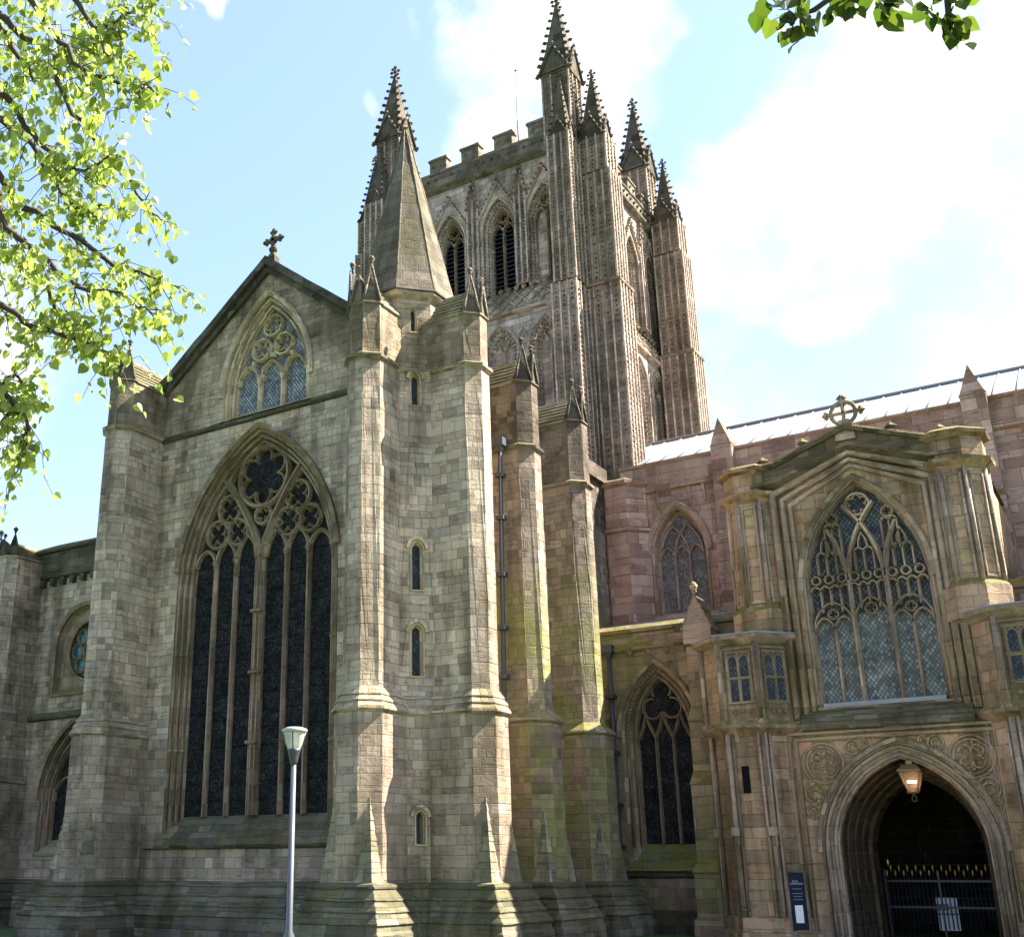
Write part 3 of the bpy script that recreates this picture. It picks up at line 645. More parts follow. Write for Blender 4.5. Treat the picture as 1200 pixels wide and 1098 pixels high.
# ---- drain pipe between the west buttresses
def drainpipe(parent,pts,r=.055,collars=(),hop=None,mat='pipe'):
    m=MB(); m.tube(pts,r,8)
    for c in collars: m.box(c[0]-r*1.9,c[0]+r*1.9,c[1]-r*1.9,c[1]+r*1.9,c[2]-.07,c[2]+.07)
    if hop: 
        x,y,z=hop; m.loft([[Vector((x+a*k,y+b*k,z+h_)) for a,b in ((-1,-1),(1,-1),(1,1),(-1,1))] for h_,k in ((-.3,.07),(-.12,.16),(-.1,.19),(.18,.19))])
    return m.build('drainpipe',mat,parent)
yp=32.42
top=atY(586,520,yp); bot=atY(591,826,yp)
drainpipe(T,[(top.x,yp,top.z),(bot.x,yp,bot.z),(bot.x,yp,1.7)],.075,[(top.x+(bot.x-top.x)*k,yp,top.z+(bot.z-top.z)*k) for k in (.13,.3,.52,.72,.9)],(top.x,yp,top.z))
#@@EAST
# ================================================================== EAST RANGE (left edge)
E_=thing('choir_range','lower grey stone range left of the gable with a round window and flat parapet','building')
EY=31.5; FE=Fr((-36,EY),(1,0),(0,-1))
w=MB(); RW=(-.2,10.6,1.62)
EW=(-.3,1.85,4.7,2.95)
nich=[(-1.85,8.9)]+circ(RW[0],RW[1]+.15,1.65,14,PI,0,False)+[(1.45,8.9)]
panel(w,FE,[(-14,-.2),(5,-.2),(5,15.1),(-14,15.1)],[nich,parch(*EW,z0=2.6,n=9)])
w.quad((-31.0,31.5,0),(-31.0,31.5,15),(-31.0,28.9,15),(-31.0,28.9,0))
w.build('wall','transept',E_)
w=MB(); wallprofile(w,FE,-14,5,PLINTH); w.build('plinth','plinth',E_)
w=MB(); wallprofile(w,FE,-14,5,[(7.82,0),(7.86,.1),(7.95,.12),(8.15,0)]); w.build('string_course','dark',E_)
w=MB(); wallprofile(w,FE,-14,5,[(13.75,0),(13.85,.2),(13.95,.22),(14.05,.12),(14.95,.12),(15.0,.24),(15.1,.26),(15.35,-.1),(15.35,-.5)])
for k in range(30): 
    u=-13.6+k*.62; w.box(-36+u-.12,-36+u+.12,EY-.2,EY+.02,13.5,13.78)
w.build('parapet','dark',E_)
r=MB(); r.quad((-50,31.9,14.9),(-31,31.9,14.9),(-31,40,15.6),(-50,40,15.6)); r.build('roof','lead',E_)
win=MB()
def insetn(i): return [(-1.85+i,8.9+i*.4)]+circ(RW[0],RW[1]+.15,1.65-i,14,PI,0,False)+[(1.45-i,8.9+i*.4)]
strip(win,FE,insetn(0),0,insetn(.1),-.2); strip(win,FE,insetn(.1),-.2,insetn(.2),-.22)
panel(win,FE,insetn(.2),[circ(RW[0],RW[1],1.3,28)],-.22)
strip(win,FE,circ(RW[0],RW[1],1.3,28),-.22,circ(RW[0],RW[1],1.22,28),-.5,True)
sweep(win,FE,circ(RW[0],RW[1],1.24,28),csec(.07,-.26),True,True)
sweep(win,FE,[(-1.95,8.8)]+circ(RW[0],RW[1]+.15,1.75,16,PI,0,False)+[(1.55,8.8)],[(-.1,-.03),(-.1,.1),(.06,.14),(.1,-.03)])
sweep(win,FE,circ(RW[0],RW[1],.5,20),bsec(.09,-.34,-.5),True)
for k in range(8):
    a=k*PI/4; sweep(win,FE,circ(RW[0]+.86*math.cos(a),RW[1]+.86*math.sin(a),.31,14),bsec(.07,-.34,-.5),True)
wallprofile(win,FE,-2.1,1.7,[(8.75,.12),(8.81,.14),(9.05,-.2)])
wo=win.build('round_window','trim_dark',E_); gl=MB(); panel(gl,FE,circ(RW[0],RW[1],1.24,28),(),-.46); gl.build('glass','glass_blue',wo)
win=MB(); orders(win,FE,EW,[(0,0),(.05,-.14),(.22,-.16),(.25,-.32),(.42,-.34),(.45,-.55)],2.6)
shafts(win,FE,EW,[(.13,-.13),(.33,-.3)],.06,2.7)
sweep(win,FE,parch(*EW,inset=-.1,n=9),[(-.1,-.03),(-.1,.1),(.04,.15),(.1,-.03)])
a=EW[1]-.45
mullion(win,FE,EW[0],3.2,4.7,.14,-.3,-.55)
for s in (-1,1): lancet(win,FE,EW[0]+s*a/2,a/2,4.65,.9,.12,-.32,-.55)
foil(win,FE,EW[0],6.05,.5,4,.12,-.32,-.55)
wo=win.build('pointed_window','trim_dark',E_); gl=MB(); panel(gl,FE,parch(*EW,inset=.42,z0=2.6),(),-.5); gl.build('glass','glass_dark',wo)
sl=MB(); sl.quad(FE.p(EW[0]-1.85,3.2,-.55),FE.p(EW[0]+1.85,3.2,-.55),FE.p(EW[0]+1.85,2.55,.1),FE.p(EW[0]-1.85,2.55,.1)); sl.build('window_sill','slab',wo)
_T=T; T=E_
bo=MB(); o=(-39.95,EY); 
buttress(bo,o,(0,-1),.72,1.75,-.3,[(1.69,.2,.45),(5.3,.2,.45),(5.36,.28,.45),(5.42,.28,.45),(5.6,.0,.35),(14.55,0,.35),(14.58,.05,.35),(14.64,.05,.35),(14.66,-.03,.35)])
pl=MB(); buttress(pl,o,(0,-1),.92,1.95,-.3,[(z,off,.02) for z,off in PLINTH])
b=bo.build('buttress','transept',E_); pl.build('plinth','plinth',b); topgables(b,o,(0,-1),.7,1.73,-.3,.35,14.65,.95,'dark')
T=_T
#@@TOWER
# ================================================================== CROSSING TOWER
TW=thing('crossing_tower','great square central tower with paired belfry windows, battlements and crocketed corner pinnacles','tower')
XWf,XEf,YN,YS=-19.35,-30.85,45.,56.5
FN=Fr(((XWf+XEf)/2,YN),(1,0),(0,-1)); FWt=Fr((XWf,(YN+YS)/2),(0,-1),(1,0))
HW=(XWf-XEf)/2
body=MB(); orn=MB(); rib=MB(); cor=MB(); slope=MB(); wins=[]
def balls(F,u,z0,z1,d,st=.24,r=.06,mb=None):
    n=int((z1-z0)/st)
    for i in range(n):
        if random.random()<.09: continue
        (mb or orn).octa(F.p(u+random.uniform(-.012,.012),z0+st*(i+.5)+random.uniform(-.02,.02),d),r*(.6+.5*random.random()))
def archballs(F,spec,ins,z0,d,st=.22,r=.055):
    pts=parch(*spec,inset=ins,z0=z0,n=14); acc=0
    for a,b in zip(pts,pts[1:]):
        L=math.hypot(b[0]-a[0],b[1]-a[1]); q=st-acc
        while q<L:
            orn.octa(F.p(a[0]+(b[0]-a[0])*q/L,a[1]+(b[1]-a[1])*q/L,d),r); q+=st
        acc=(L-(q-st))
def tower_face(F):
    # upper belfry stage: four tall arches with gables between narrow piers
    bays=[-4.05,-1.38,1.52,4.1]
    zs_u=32.7; holes=[]; hl=[]
    for i,b in enumerate(bays):
        sp=(b,1.02,zs_u,2.0); holes.append((sp,29.3)); 
    low=[(-3.85,.95,25.75,1.55),(-1.3,.95,25.75,1.55),(1.4,.95,25.75,1.55),(3.95,.95,25.75,1.55)]
    panel(body,F,[(-HW,16),(HW,16),(HW,27.75),(-HW,27.75)],[parch(*s,z0=22.3,n=7) for s in low])
    panel(body,F,[(-HW,29.3),(HW,29.3),(HW,36.3),(-HW,36.3)],[parch(*s,z0=29.3,n=7) for s,z in holes])
    for i,s in enumerate(low):
        orders(body,F,s,[(0,0),(.1,-.12),(.2,-.14),(.28,-.34),(.36,-.36),(.4,-.5)],22.3,n=7)
        panel(body,F,parch(*s,inset=.38,z0=22.2,n=7),(),-.5)
        sweep(rib,F,[(s[0],22.3),(s[0],26.)],bsec(.14,-.3,-.5)); sweep(rib,F,[(s[0],26.),(s[0]-.35,26.6)],bsec(.1,-.3,-.5)); sweep(rib,F,[(s[0],26.),(s[0]+.35,26.6)],bsec(.1,-.3,-.5))
        sweep(rib,F,parch(*s,inset=-.07,z0=22.3,n=8),csec(.07,.03)); archballs(F,s,.14,22.4,-.08); archballs(F,s,.32,22.4,-.3)
    for i,b in enumerate((-5.15,-2.6,.05,2.65,5.2)):      # slim niches between the lower arches
        s=(b,.3,26.1,.75); sweep(rib,F,parch(*s,z0=24.3,n=6),bsec(.1,.1,-.05)); sweep(rib,F,[(b,24.3),(b,26.5)],bsec(.08,.06,-.05))
        for t_ in (-.42,.42): balls(F,b+t_,22.4,26.4,.03,.26,.055)
    for i,(s,zb) in enumerate(holes):
        orders(body,F,s,[(0,0),(.08,-.14),(.18,-.16),(.26,-.36),(.34,-.38)],zb,n=7)
        loud=i in (1,2)
        dep=-.75 if loud else -.5
        strip(body,F,parch(*s,inset=.34,z0=zb,n=7),-.38,parch(*s,inset=.4,z0=zb,n=7),dep)
        sweep(rib,F,parch(*s,inset=.05,z0=zb,n=9),csec(.07,.0)); sweep(rib,F,parch(*s,inset=.3,z0=zb,n=9),csec(.05,-.34))
        archballs(F,s,.14,zb,-.1,.2); archballs(F,s,.28,zb,-.28,.2)
        for t_ in (.16,.36,.54): 
            for sg in (-1,1): balls(F,s[0]+sg*(s[1]+t_*.9-.05),zb+.2,34.2-t_,.02,.21,.055)
        # gable over the arch with crockets
        gp=[(s[0]-1.12,33.6),(s[0],35.55),(s[0]+1.12,33.6)]
        sweep(rib,F,gp,bsec(.14,.16,-.04))
        for q in range(9):
            for sg in (-1,1): orn.octa(F.p(s[0]+sg*1.12*(1-q/8),33.68+1.95*q/8,.14),.085)
        # tracery
        wm=MB(); d1,d0=dep+.3,dep+.02; a=s[1]-.4
        sweep(wm,F,[(s[0],zb),(s[0],33.1)],bsec(.12,d1,d0))
        for sg in (-1,1): sweep(wm,F,parch(s[0]+sg*a/2,a/2,32.75,.62,n=6),bsec(.09,d1,d0))
        foil(wm,F,s[0],33.75,.33,4,.09,d1,d0)
        wo=wm.build('belfry_window','trim_dark',TW)
        if loud:
            lv=MB()
            for k in range(17):
                z=29.5+k*.25; lv.add([F.p(s[0]-a,z,dep+.0),F.p(s[0]+a,z,dep+.0),F.p(s[0]+a,z-.16,dep+.2),F.p(s[0]-a,z-.16,dep+.2),F.p(s[0]-a,z-.03,dep),F.p(s[0]+a,z-.03,dep),F.p(s[0]+a,z-.19,dep+.2),F.p(s[0]-a,z-.19,dep+.2)],[(0,1,2,3),(4,5,6,7),(2,3,7,6),(0,1,5,4)])
            lv.build('louvres','louvre',wo)
            bk=MB(); panel(bk,F,parch(*s,inset=.38,z0=zb,n=7),(),dep-.05); bk.build('dark_opening','black',wo)
        else:
            panel(body,F,parch(*s,inset=.38,z0=zb,n=7),(),dep)
    for b in (-2.72,.07,2.83):            # piers between the belfry arches, gabled, studded
        for sg in (-.3,0,.3): sweep(rib,F,[(b+sg,29.3),(b+sg,34.9-abs(sg)*2)],csec(.07,.12))
        for sg in (-.15,.15): balls(F,b+sg,29.5,34.8,.16,.19,.07)
        sweep(rib,F,[(b-.36,34.4),(b,36.0),(b+.36,34.4)],bsec(.12,.2,0))
        for q in range(6):
            for sg in (-1,1): orn.octa(F.p(b+sg*.36*(1-q/5),34.45+1.6*q/5,.2),.075)
    # sloping band with lattice between the stages
    wallprofile(slope,F,-HW,HW,[(27.75,0),(27.8,.2),(27.92,.24),(28.05,.14),(29.3,-.35)])
    for k in range(16):
        u=-HW+.2+k*.72
        for du in (1.05,-1.05):
            u2=u+du
            if -HW<u2<HW: 
                slope.tube([F.p(u,28.1,.16),F.p(u2,29.25,-.3)],.05,5); slope.octa(F.p((u+u2)/2,28.7,-.03),.12)
    for k in range(26): slope.octa(F.p(-HW+.3+k*.43,29.28,-.16),.16,.18)
    # cornice, parapet, battlements
    wallprofile(cor,F,-HW-.1,HW+.1,[(36.1,0),(36.2,.15),(36.3,.3),(36.4,.32),(36.45,.12),(37.25,.12),(37.3,.18),(37.38,.2),(37.45,.1)])
    cor.quad(F.p(-HW,37.45,.1),F.p(HW,37.45,.1),F.p(HW,37.45,-.35),F.p(-HW,37.45,-.35)); cor.quad(F.p(-HW,37.45,-.35),F.p(HW,37.45,-.35),F.p(HW,36,-.35),F.p(-HW,36,-.35))
    for k in range(24): cor.octa(F.p(-HW+.3+k*.48,36.95,.16),.11,.13)
    for k in range(-3,4):
        b=k*1.98; 
        if abs(b)<HW-.4:
            c=[F.p(b-.52,37.4,.08),F.p(b+.52,37.4,.08),F.p(b+.52,37.4,-.35),F.p(b-.52,37.4,-.35)]
            def up(z,e): return [F.p(b-.52-e,z,.08+e),F.p(b+.52+e,z,.08+e),F.p(b+.52+e,z,-.35-e),F.p(b-.52-e,z,-.35-e)]
            cor.loft([c,up(38.15,0),up(38.17,.07),up(38.27,.07),up(38.36,0)])
            for sg in (-.26,.26): cor.octa(F.p(b+sg,37.8,.1),.12,.14)
tower_face(FN); tower_face(FWt)
body.quad((XEf,YN,16),(XEf,YS,16),(XEf,YS,36.3),(XEf,YN,36.3)); body.quad((XEf,YS,16),(XWf,YS,16),(XWf,YS,36.3),(XEf,YS,36.3))
body.quad((XEf,YN,36.2),(XWf,YN,36.2),(XWf,YS,36.2),(XEf,YS,36.2))
FEt=Fr((XEf,(YN+YS)/2),(0,1),(-1,0)); FSt=Fr(((XWf+XEf)/2,YS),(-1,0),(0,1))
for Fq in (FEt,FSt):
    wallprofile(cor,Fq,-HW,HW,[(36.1,0),(36.3,.3),(36.4,.32),(36.45,.12),(37.38,.15),(37.45,.1)])
    cor.quad(Fq.p(-HW,37.45,.1),Fq.p(HW,37.45,.1),Fq.p(HW,36,-.35),Fq.p(-HW,36,-.35))
    for k in range(-2,3):
        b=k*1.98
        cor.loft([[Fq.p(b-.52,z,.08),Fq.p(b+.52,z,.08),Fq.p(b+.52,z,-.35),Fq.p(b-.52,z,-.35)] for z in (37.4,38.36)])
body.build('wall','tower',TW); cor.build('battlements','parapet',TW); slope.build('sloping_band','tower',TW)
# corner buttresses: each with ribs and studs, ending in a pinnacle
def spirelet(mb,om,c,w,z0,h,square=True):
    """crocketed pyramid with four gablets and a finial"""
    c=Vector(c); 
    n=4; a0=PI/4
    def ring(r,z): return [Vector((c.x+r*math.cos(a0+k*PI/2),c.y+r*math.sin(a0+k*PI/2),z)) for k in range(4)]
    r0=w*1.36
    mb.loft([ring(r0,z0),ring(r0*.9,z0+h*.1),ring(.07,z0+h)],True,True)
    for k in range(4):
        A=ring(r0*1.02,z0)[k]; B=ring(.09,z0+h)[k]; m=9
        for i in range(m):
            q=.12+.84*i/(m-1); p=A.lerp(B,q); o_=(p-Vector((c.x,c.y,p.z))).normalized()
            s=.17*(1-q*.4)*w/.7
            om.octa(p+o_*s*.55,s,s*.8)
    for k in range(4):      # gablets
        d=Vector((math.cos(k*PI/2),math.sin(k*PI/2),0)); t=Vector((-d.y,d.x,0)); f=c+d*(w*1.0)
        ap=Vector((f.x,f.y,z0+w*1.9)); L=Vector((f.x,f.y,z0-.1))-t*w*1.02; Rr=Vector((f.x,f.y,z0-.1))+t*w*1.02
        bk=-d*w*.9
        mb.add([L,Rr,ap,L+bk,Rr+bk,ap+bk],[(0,1,2),(0,2,5,3),(1,4,5,2)])
        for E in (L,Rr):
            mb.tube([E+d*.03,ap+d*.03],.07*w/.7,4); om.octa(E+d*.1,.13*w/.7)
            for q in (.3,.55,.8): om.octa(E.lerp(ap,q)+d*.06,.09*w/.7)
        om.octa(ap+Vector((0,0,.12)),.1*w/.7,.2*w/.7)
    top=c+Vector((0,0,z0+h-c.z)); s=w/.7
    for dz,r_ in ((-.1,.15),(.18,.12),(.42,.1)):
        om.octa(top+Vector((0,0,dz*s)),.12*s,.2*s)
        if dz==.18:
            for k in range(4): om.octa(top+Vector((.2*s*math.cos(k*PI/2),.2*s*math.sin(k*PI/2),dz*s)),.11*s)
def studded_shaft(mb,om,rb,cx,cy,wx,wy,z0,z1,cols=2,st=.24):
    mb.box(cx-wx,cx+wx,cy-wy,cy+wy,z0,z1)
    for (F_,hw) in ((Fr((cx,cy-wy),(1,0),(0,-1)),wx),(Fr((cx+wx,cy),(0,-1),(1,0)),wy)):
        k=2*cols+1
        for i in range(k):
            u=-hw+2*hw*(i+.0)/(k-1)
            if i%2==0: sweep(rb,F_,[(u,z0),(u,z1)],csec(.06,.01,5))
            else: balls(F_,u,z0+.1,z1-.1,.03,st,.07,om)
CORN=[(XWf,YN,1,-1),(XEf,YN,-1,-1),(XWf,YS,1,1),(XEf,YS,-1,1)]
for ci,(cx,cy,sx,sy) in enumerate(CORN):
    sh=MB(); om=MB(); rb=MB(); sp=MB()
    # big corner pinnacle
    px_,py_=cx-sx*.6,cy-sy*.55
    studded_shaft(sh,om,rb,px_,py_,.72,.72,36.2,40.6,3,.22)
    for z in (40.6,): sh.box(px_-.82,px_+.82,py_-.82,py_+.82,z,z+.14)
    spirelet(sp,sp,(px_,py_,0),.82,40.75,4.8)
    b=sh.build('corner_pinnacle','tower_core',TW); om.build('studs','stud',b)['kind']='stuff'; rb.build('ribs','tower',b)['kind']='stuff'; sp.build('spirelet','pinnacle',b)
    # two set-back buttresses per corner
    for kind in (0,1):
        sh=MB(); om=MB(); rb=MB(); sp=MB()
        if kind==0: bx,by=cx-sx*.25,cy+sy*.45; wx,wy=.55,.62
        else: bx,by=cx+sx*(.9 if ci==0 else 1.05),cy-sy*1.0; wx,wy=.72,.6
        zt=36.3 if kind==0 else 36.6
        if kind==0:
            studded_shaft(sh,om,rb,bx,by,wx,wy,28.2,zt,3,.19)
            studded_shaft(sh,om,rb,bx,by+sy*.12,wx+.06,wy+.1,16.,28.0,3,.24)
        else:
            studded_shaft(sh,om,rb,bx,by,wx,wy,34.5,zt,3,.22)
            studded_shaft(sh,om,rb,bx+sx*.06,by,wx+.08,wy+.05,28.4,34.4,4,.26)
            studded_shaft(sh,om,rb,bx+sx*.1,by,wx+.17,wy+.12,17.8,28.2,4,.26)
            sh.box(bx-wx-.3,bx+wx+.36,by-.85,by+.85,28.15,28.3)
        spirelet(sp,sp,(bx,by,0),.5 if kind==0 else .62,zt,3.7 if kind==0 else 3.9)
        b=sh.build('corner_buttress','tower_core',TW); om.build('studs','stud',b)['kind']='stuff'; rb.build('ribs','tower',b)['kind']='stuff'; sp.build('spirelet','pinnacle',b)
orn.build('ballflower_carving','stud',TW)['kind']='stuff'; rib.build('mouldings','tower',TW)
# base of the north-west corner, where it meets the nave
b=MB()
oc=Vector((-18.0,45.4))
b.loft([[Vector((p.x,p.y,z)) for p in octo(1.05+o,z,oc)] for z,o in ((8,.1),(15.6,.1),(15.7,.2),(15.8,.2),(15.9,0.1),(17.7,.1),(17.8,.22),(17.95,.22),(18.1,-.05))]); b.build('corner_turret_base','nave',TW)
tp=MB(); p1=atP(766,292,(-19.15,0,0),(1,0,0)); p2=atP(793,505,(-19.15,0,0),(1,0,0))
dp=drainpipe(TW,[p1,p2],.1,(),tuple(p1))
fp=MB(); p=atY(607,150,50.5); fp.tube([(p.x,p.y,36),(p.x,p.y,p.z),(p.x,p.y,atY(604,84,50.5).z)],[.06,.045,.025],6); fp.octa((p.x,p.y,atY(604,84,50.5).z+.05),.09)
solo(fp.build('flagpole','iron'),'thin bare flagpole rising behind the tower battlements','flagpole')
#@@NAVE
# ================================================================== NAVE
NV=thing('cathedral_nave','long red sandstone nave wall with bright lead roof running right from the tower','nave')
FC=Fr((0,45),(1,0),(0,-1))
CW=(-15.62,1.3,14.55,2.2)
w=MB(); panel(w,FC,[(-18,8),(25,8),(25,17.6),(-18,17.6)],[parch(*CW,z0=12.05,n=9)]); 
for k in range(-13,30,8):
    pass
w.build('clerestory_wall','nave',NV)
w=MB(); wallprofile(w,FC,-18,25,[(17.35,0),(17.42,.16),(17.52,.18),(17.6,.06),(18.55,.06),(18.6,.14),(18.72,.16),(18.8,-.1),(18.8,-.6)])
for x0 in (-16.4,-15.0,-14.35,-10.6,-8.,-6,-2.3,-1.): w.tube([(x0,44.98,17.4),(x0+.05,44.98,16.6)],[.1,.04],5)
w.build('parapet','nave',NV)
r=MB(); r.quad((-19,45.3,18.85),(25,45.3,18.85),(25,51,21.9),(-19,51,21.9)); r.quad((-19,51,21.9),(25,51,21.9),(25,57,18.8),(-19,57,18.8))
ro=r.build('roof','lead',NV)
sm_=MB(); x=-18.6
while x<24: sm_.tube([(x+random.uniform(-.03,.03),45.3,18.86),(x+random.uniform(-.03,.03),51,21.91)],.035,5); x+=.78+random.uniform(-.05,.05)
sm_.tube([(-19,51,21.95),(25,51,21.95)],.1,6); sm_.build('seams','lead_dark',ro)
win=MB(); orders(win,FC,CW,[(0,0),(.2,-.2),(.22,-.36),(.36,-.5)],12.05)
sweep(win,FC,parch(*CW,inset=-.06,z0=None,n=10),[(-.16,-.03),(-.16,.06),(0,.14),(.08,.1),(.08,-.03)])
sweep(win,FC,parch(*CW,inset=.12,z0=12.05,n=10),csec(.08,-.06),False,True)
a=CW[1]-.36; lw=2*a/3
for s in (-1,1): 
    mullion(win,FC,CW[0]+s*lw/2,12.2,14.5,.1,-.28,-.5,False)
    sweep(win,FC,parch(CW[0]+s*lw/2,lw,14.5,1.35,n=6),bsec(.09,-.28,-.5))
for k in (-1,0,1): lancet(win,FC,CW[0]+k*lw,lw/2,14.45,.5,.09,-.28,-.5)
wallprofile(win,FC,CW[0]-1.5,CW[0]+1.5,[(11.85,.1),(11.95,.12),(12.2,-.5)])
wo=win.build('clerestory_window','trim_red',NV); gl=MB(); panel(gl,FC,parch(*CW,inset=.34,z0=12.05),(),-.44); gl.build('glass','glass_nave',wo)
for xb in (-13.3,-3.75,6.):
    b=MB(); b.loft([[Vector((xb+s_*ww,45-ff*(1 if q else 0)+.2*(0 if q else 1),z)) for s_,q in ((-1,1),(1,1),(1,0),(-1,0))] for z,ww,ff in ((8,.5,.7),(14.7,.5,.7),(14.75,.55,.76),(14.85,.5,.66),(15.0,.44,.5),(18.75,.44,.5),(18.8,.47,.55))])
    b.add([(xb-.44,44.5,18.8),(xb+.44,44.5,18.8),(xb,44.5,20.0),(xb-.44,45.25,18.8),(xb+.44,45.25,18.8),(xb,45.25,20.0)],[(0,1,2),(3,5,4),(0,2,5,3),(1,4,5,2)])
    b.build('buttress','nave',NV)
# aisle
FA=Fr((0,39.5),(1,0),(0,-1)); AW=(-15.0,1.42,6.55,2.55)
A_=NV
w=MB(); panel(w,FA,[(-18.6,-.2),(-10.6,-.2),(-10.6,9.95),(-18.6,9.95)],[parch(*AW,z0=2.0,n=10)]); panel(w,FA,[(-3.4,-.2),(25,-.2),(25,9.95),(-3.4,9.95)])
w.build('aisle_wall','aisle',NV)
w=MB(); wallprofile(w,FA,-18.6,25,[(9.55,0),(9.65,.12),(9.75,.16),(9.9,.05),(10.25,.05),(10.3,.16),(10.42,.18),(10.62,-.1),(10.62,-.5)])
for k in range(60): 
    u=-18+k*.7; w.octa(FA.p(u,9.55,.08),.14,.16)
w.build('aisle_parapet','aisle',NV)
w=MB()
for ua,ub in ((-18.6,-10.6),(-3.4,25)): wallprofile(w,FA,ua,ub,[(1.75,0),(1.82,.09),(1.9,.1),(2.05,0)],0); wallprofile(w,FA,ua,ub,[(-.2,.4),(.3,.4),(.5,.24),(.62,.24),(.75,.0)]); w.build('plinth','plinth',NV)
w=MB(); w.quad((-18.6,39.9,10.4),(25,39.9,10.4),(25,45,11.9),(-18.6,45,11.9)); w.build('aisle_roof','lead',NV)
win=MB(); orders(win,FA,AW,[(0,0),(.1,-.14),(.22,-.16),(.3,-.36),(.42,-.38),(.46,-.62)],2.0,n=10)
shafts(win,FA,AW,[(.16,-.12),(.36,-.32)],.06,2.8,n=10)
sweep(win,FA,parch(*AW,inset=-.1,n=10),[(-.1,-.03),(-.1,.08),(.04,.15),(.1,-.03)])
pts=parch(*AW,inset=.16,z0=3.,n=20)
for i in range(0,len(pts)-1):
    win.octa(FA.p(*pts[i],-.06),.075)
a=AW[1]-.46; lw=2*a/3
for s in (-1,1): mullion(win,FA,AW[0]+s*lw/2,2.9,6.6,.1,-.38,-.62,False)
for k in (-1,0,1): 
    sweep(win,FA,[(AW[0]+k*lw-lw/2,6.5),(AW[0]+k*lw-lw*.18,6.95),(AW[0]+k*lw,7.35),(AW[0]+k*lw+lw*.18,6.95),(AW[0]+k*lw+lw/2,6.5)],bsec(.1,-.36,-.62))
for an,q in ((PI/2,.42),(PI/2+R(120),.42),(PI/2-R(120),.42)):
    c_=(AW[0]+q*math.cos(an),7.75+q*math.sin(an)); sweep(win,FA,circ(*c_,.36,12,an-R(125),an+R(125),False),bsec(.09,-.38,-.62))
wo=win.build('aisle_window','trim_dark',NV); gl=MB(); panel(gl,FA,parch(*AW,inset=.44,z0=2.0,n=10),(),-.56); gl.build('glass','glass_dark',wo)
sl=MB(); sl.quad(FA.p(AW[0]-1.42,2.95,-.62),FA.p(AW[0]+1.42,2.95,-.62),FA.p(AW[0]+1.5,2.0,.12),FA.p(AW[0]-1.5,2.0,.12)); sl.build('window_sill','mossy',wo)
for xb in (-13.05,-1.35):
    b=MB(); b.loft([[Vector((xb+s_*ww,39.5-ff*(1 if q else 0)+.1,z)) for s_,q in ((-1,1),(1,1),(1,0),(-1,0))] for z,ww,ff in ((-.2,.66,1.7),(.5,.66,1.7),(.6,.58,1.55),(1.9,.58,1.55),(1.95,.62,1.6),(2.35,.55,1.25),(4.7,.55,1.25),(4.75,.58,1.3),(5.2,.52,.95),(6.8,.52,.95),(6.85,.56,1.0),(7.4,.5,.75),(9.55,.5,.75))])
    bo=b.build('buttress','aisle',NV)
    pn=MB(); y0=39.5-.85
    pn.box(xb-.5,xb+.5,y0,39.6,9.5,10.0)
    pn.add([(xb-.52,y0,10.0),(xb+.52,y0,10.0),(xb,y0,11.2),(xb-.52,39.7,10.0),(xb+.52,39.7,10.0),(xb,39.7,11.2)],[(0,1,2),(3,5,4),(0,2,5,3),(1,4,5,2)])
    for i in range(5):
        for sg in (-1,1):
            q=i/5; pn.add([(xb+sg*.56*(1-q),y0-.02,10.0+1.2*q-.04),(xb+sg*.56*(1-q),39.7,10.0+1.2*q-.04),(xb+sg*.5*(1-q-.2),39.7,10.02+1.2*(q+.2)),(xb+sg*.5*(1-q-.2),y0-.02,10.02+1.2*(q+.2)),(xb+sg*.56*(1-q),y0-.02,10.06+1.2*q),(xb+sg*.56*(1-q),39.7,10.06+1.2*q)],[(4,5,2,3),(0,1,5,4),(0,4,3)])
    finial(pn,(xb,y0+.1,11.2),1.8)
    pn.build('buttress_gable','trim_red',bo)
p1=atY(714,766,39.35); p2=atY(727,990,39.35)
drainpipe(NV,[(p1.x,39.3,9.6),(p2.x,39.3,2.2),(p2.x+.25,39.0,1.6),(p2.x+.45,38.85,.7),(p2.x+.6,38.8,0)],.085,[(p1.x+(p2.x-p1.x)*(9.6-z)/7.4,39.3,z) for z in (8.,6.,4.2,2.8)],(p1.x,39.3,9.7))
# rising flank of the aisle west of the porch
b=MB(); b.loft([[Vector((x,y,z)) for x,y in ((-2.6,39.2),(6,39.2),(6,45),(-2.6,45))] for z in (0,11.6)]); wallprofile(b,Fr((0,39.2),(1,0),(0,-1)),-2.6,6,[(10.6,0),(10.7,.15),(10.8,.15),(11.0,.02),(11.3,.02),(11.35,.14),(11.45,.14),(11.65,-.1)]); b.build('aisle_wall','aisle',NV)
#@@PORCH
# ================================================================== PORCH
SITE=(Vector((-6.55,35,.3)),Vector((-7.074,37.8,.164)),1.08)
PO=thing('cathedral_porch','projecting tan stone north porch with wide traceried window over a deep pointed doorway','porch')
PYf=35.; PCX=-6.55; FP=Fr((PCX,PYf),(1,0),(0,-1))
PW=(-.02,1.85,10.0,3.3); DW=(.2,2.38,2.5,2.97)
w=MB()
panel(w,FP,[(-3.1,5.9),(3.1,5.9),(3.1,13.55),(2.1,13.62),(0,14.3),(-2.1,13.62),(-3.1,13.55)],[parch(*PW,z0=6.5,n=10)])
FL=Fr((PCX,PYf-.12),(1,0),(0,-1))
panel(w,FL,[(-3.1,0),(3.1,0),(3.1,6.0),(-3.1,6.0)],[parch(*DW,z0=0,n=10)])
w.quad((-10,35.2,0),(-10,45,0),(-10,45,12.9),(-10,35.2,12.9)); w.quad((-3.1,35.2,0),(-3.1,45,0),(-3.1,45,13),(-3.1,35.2,13))
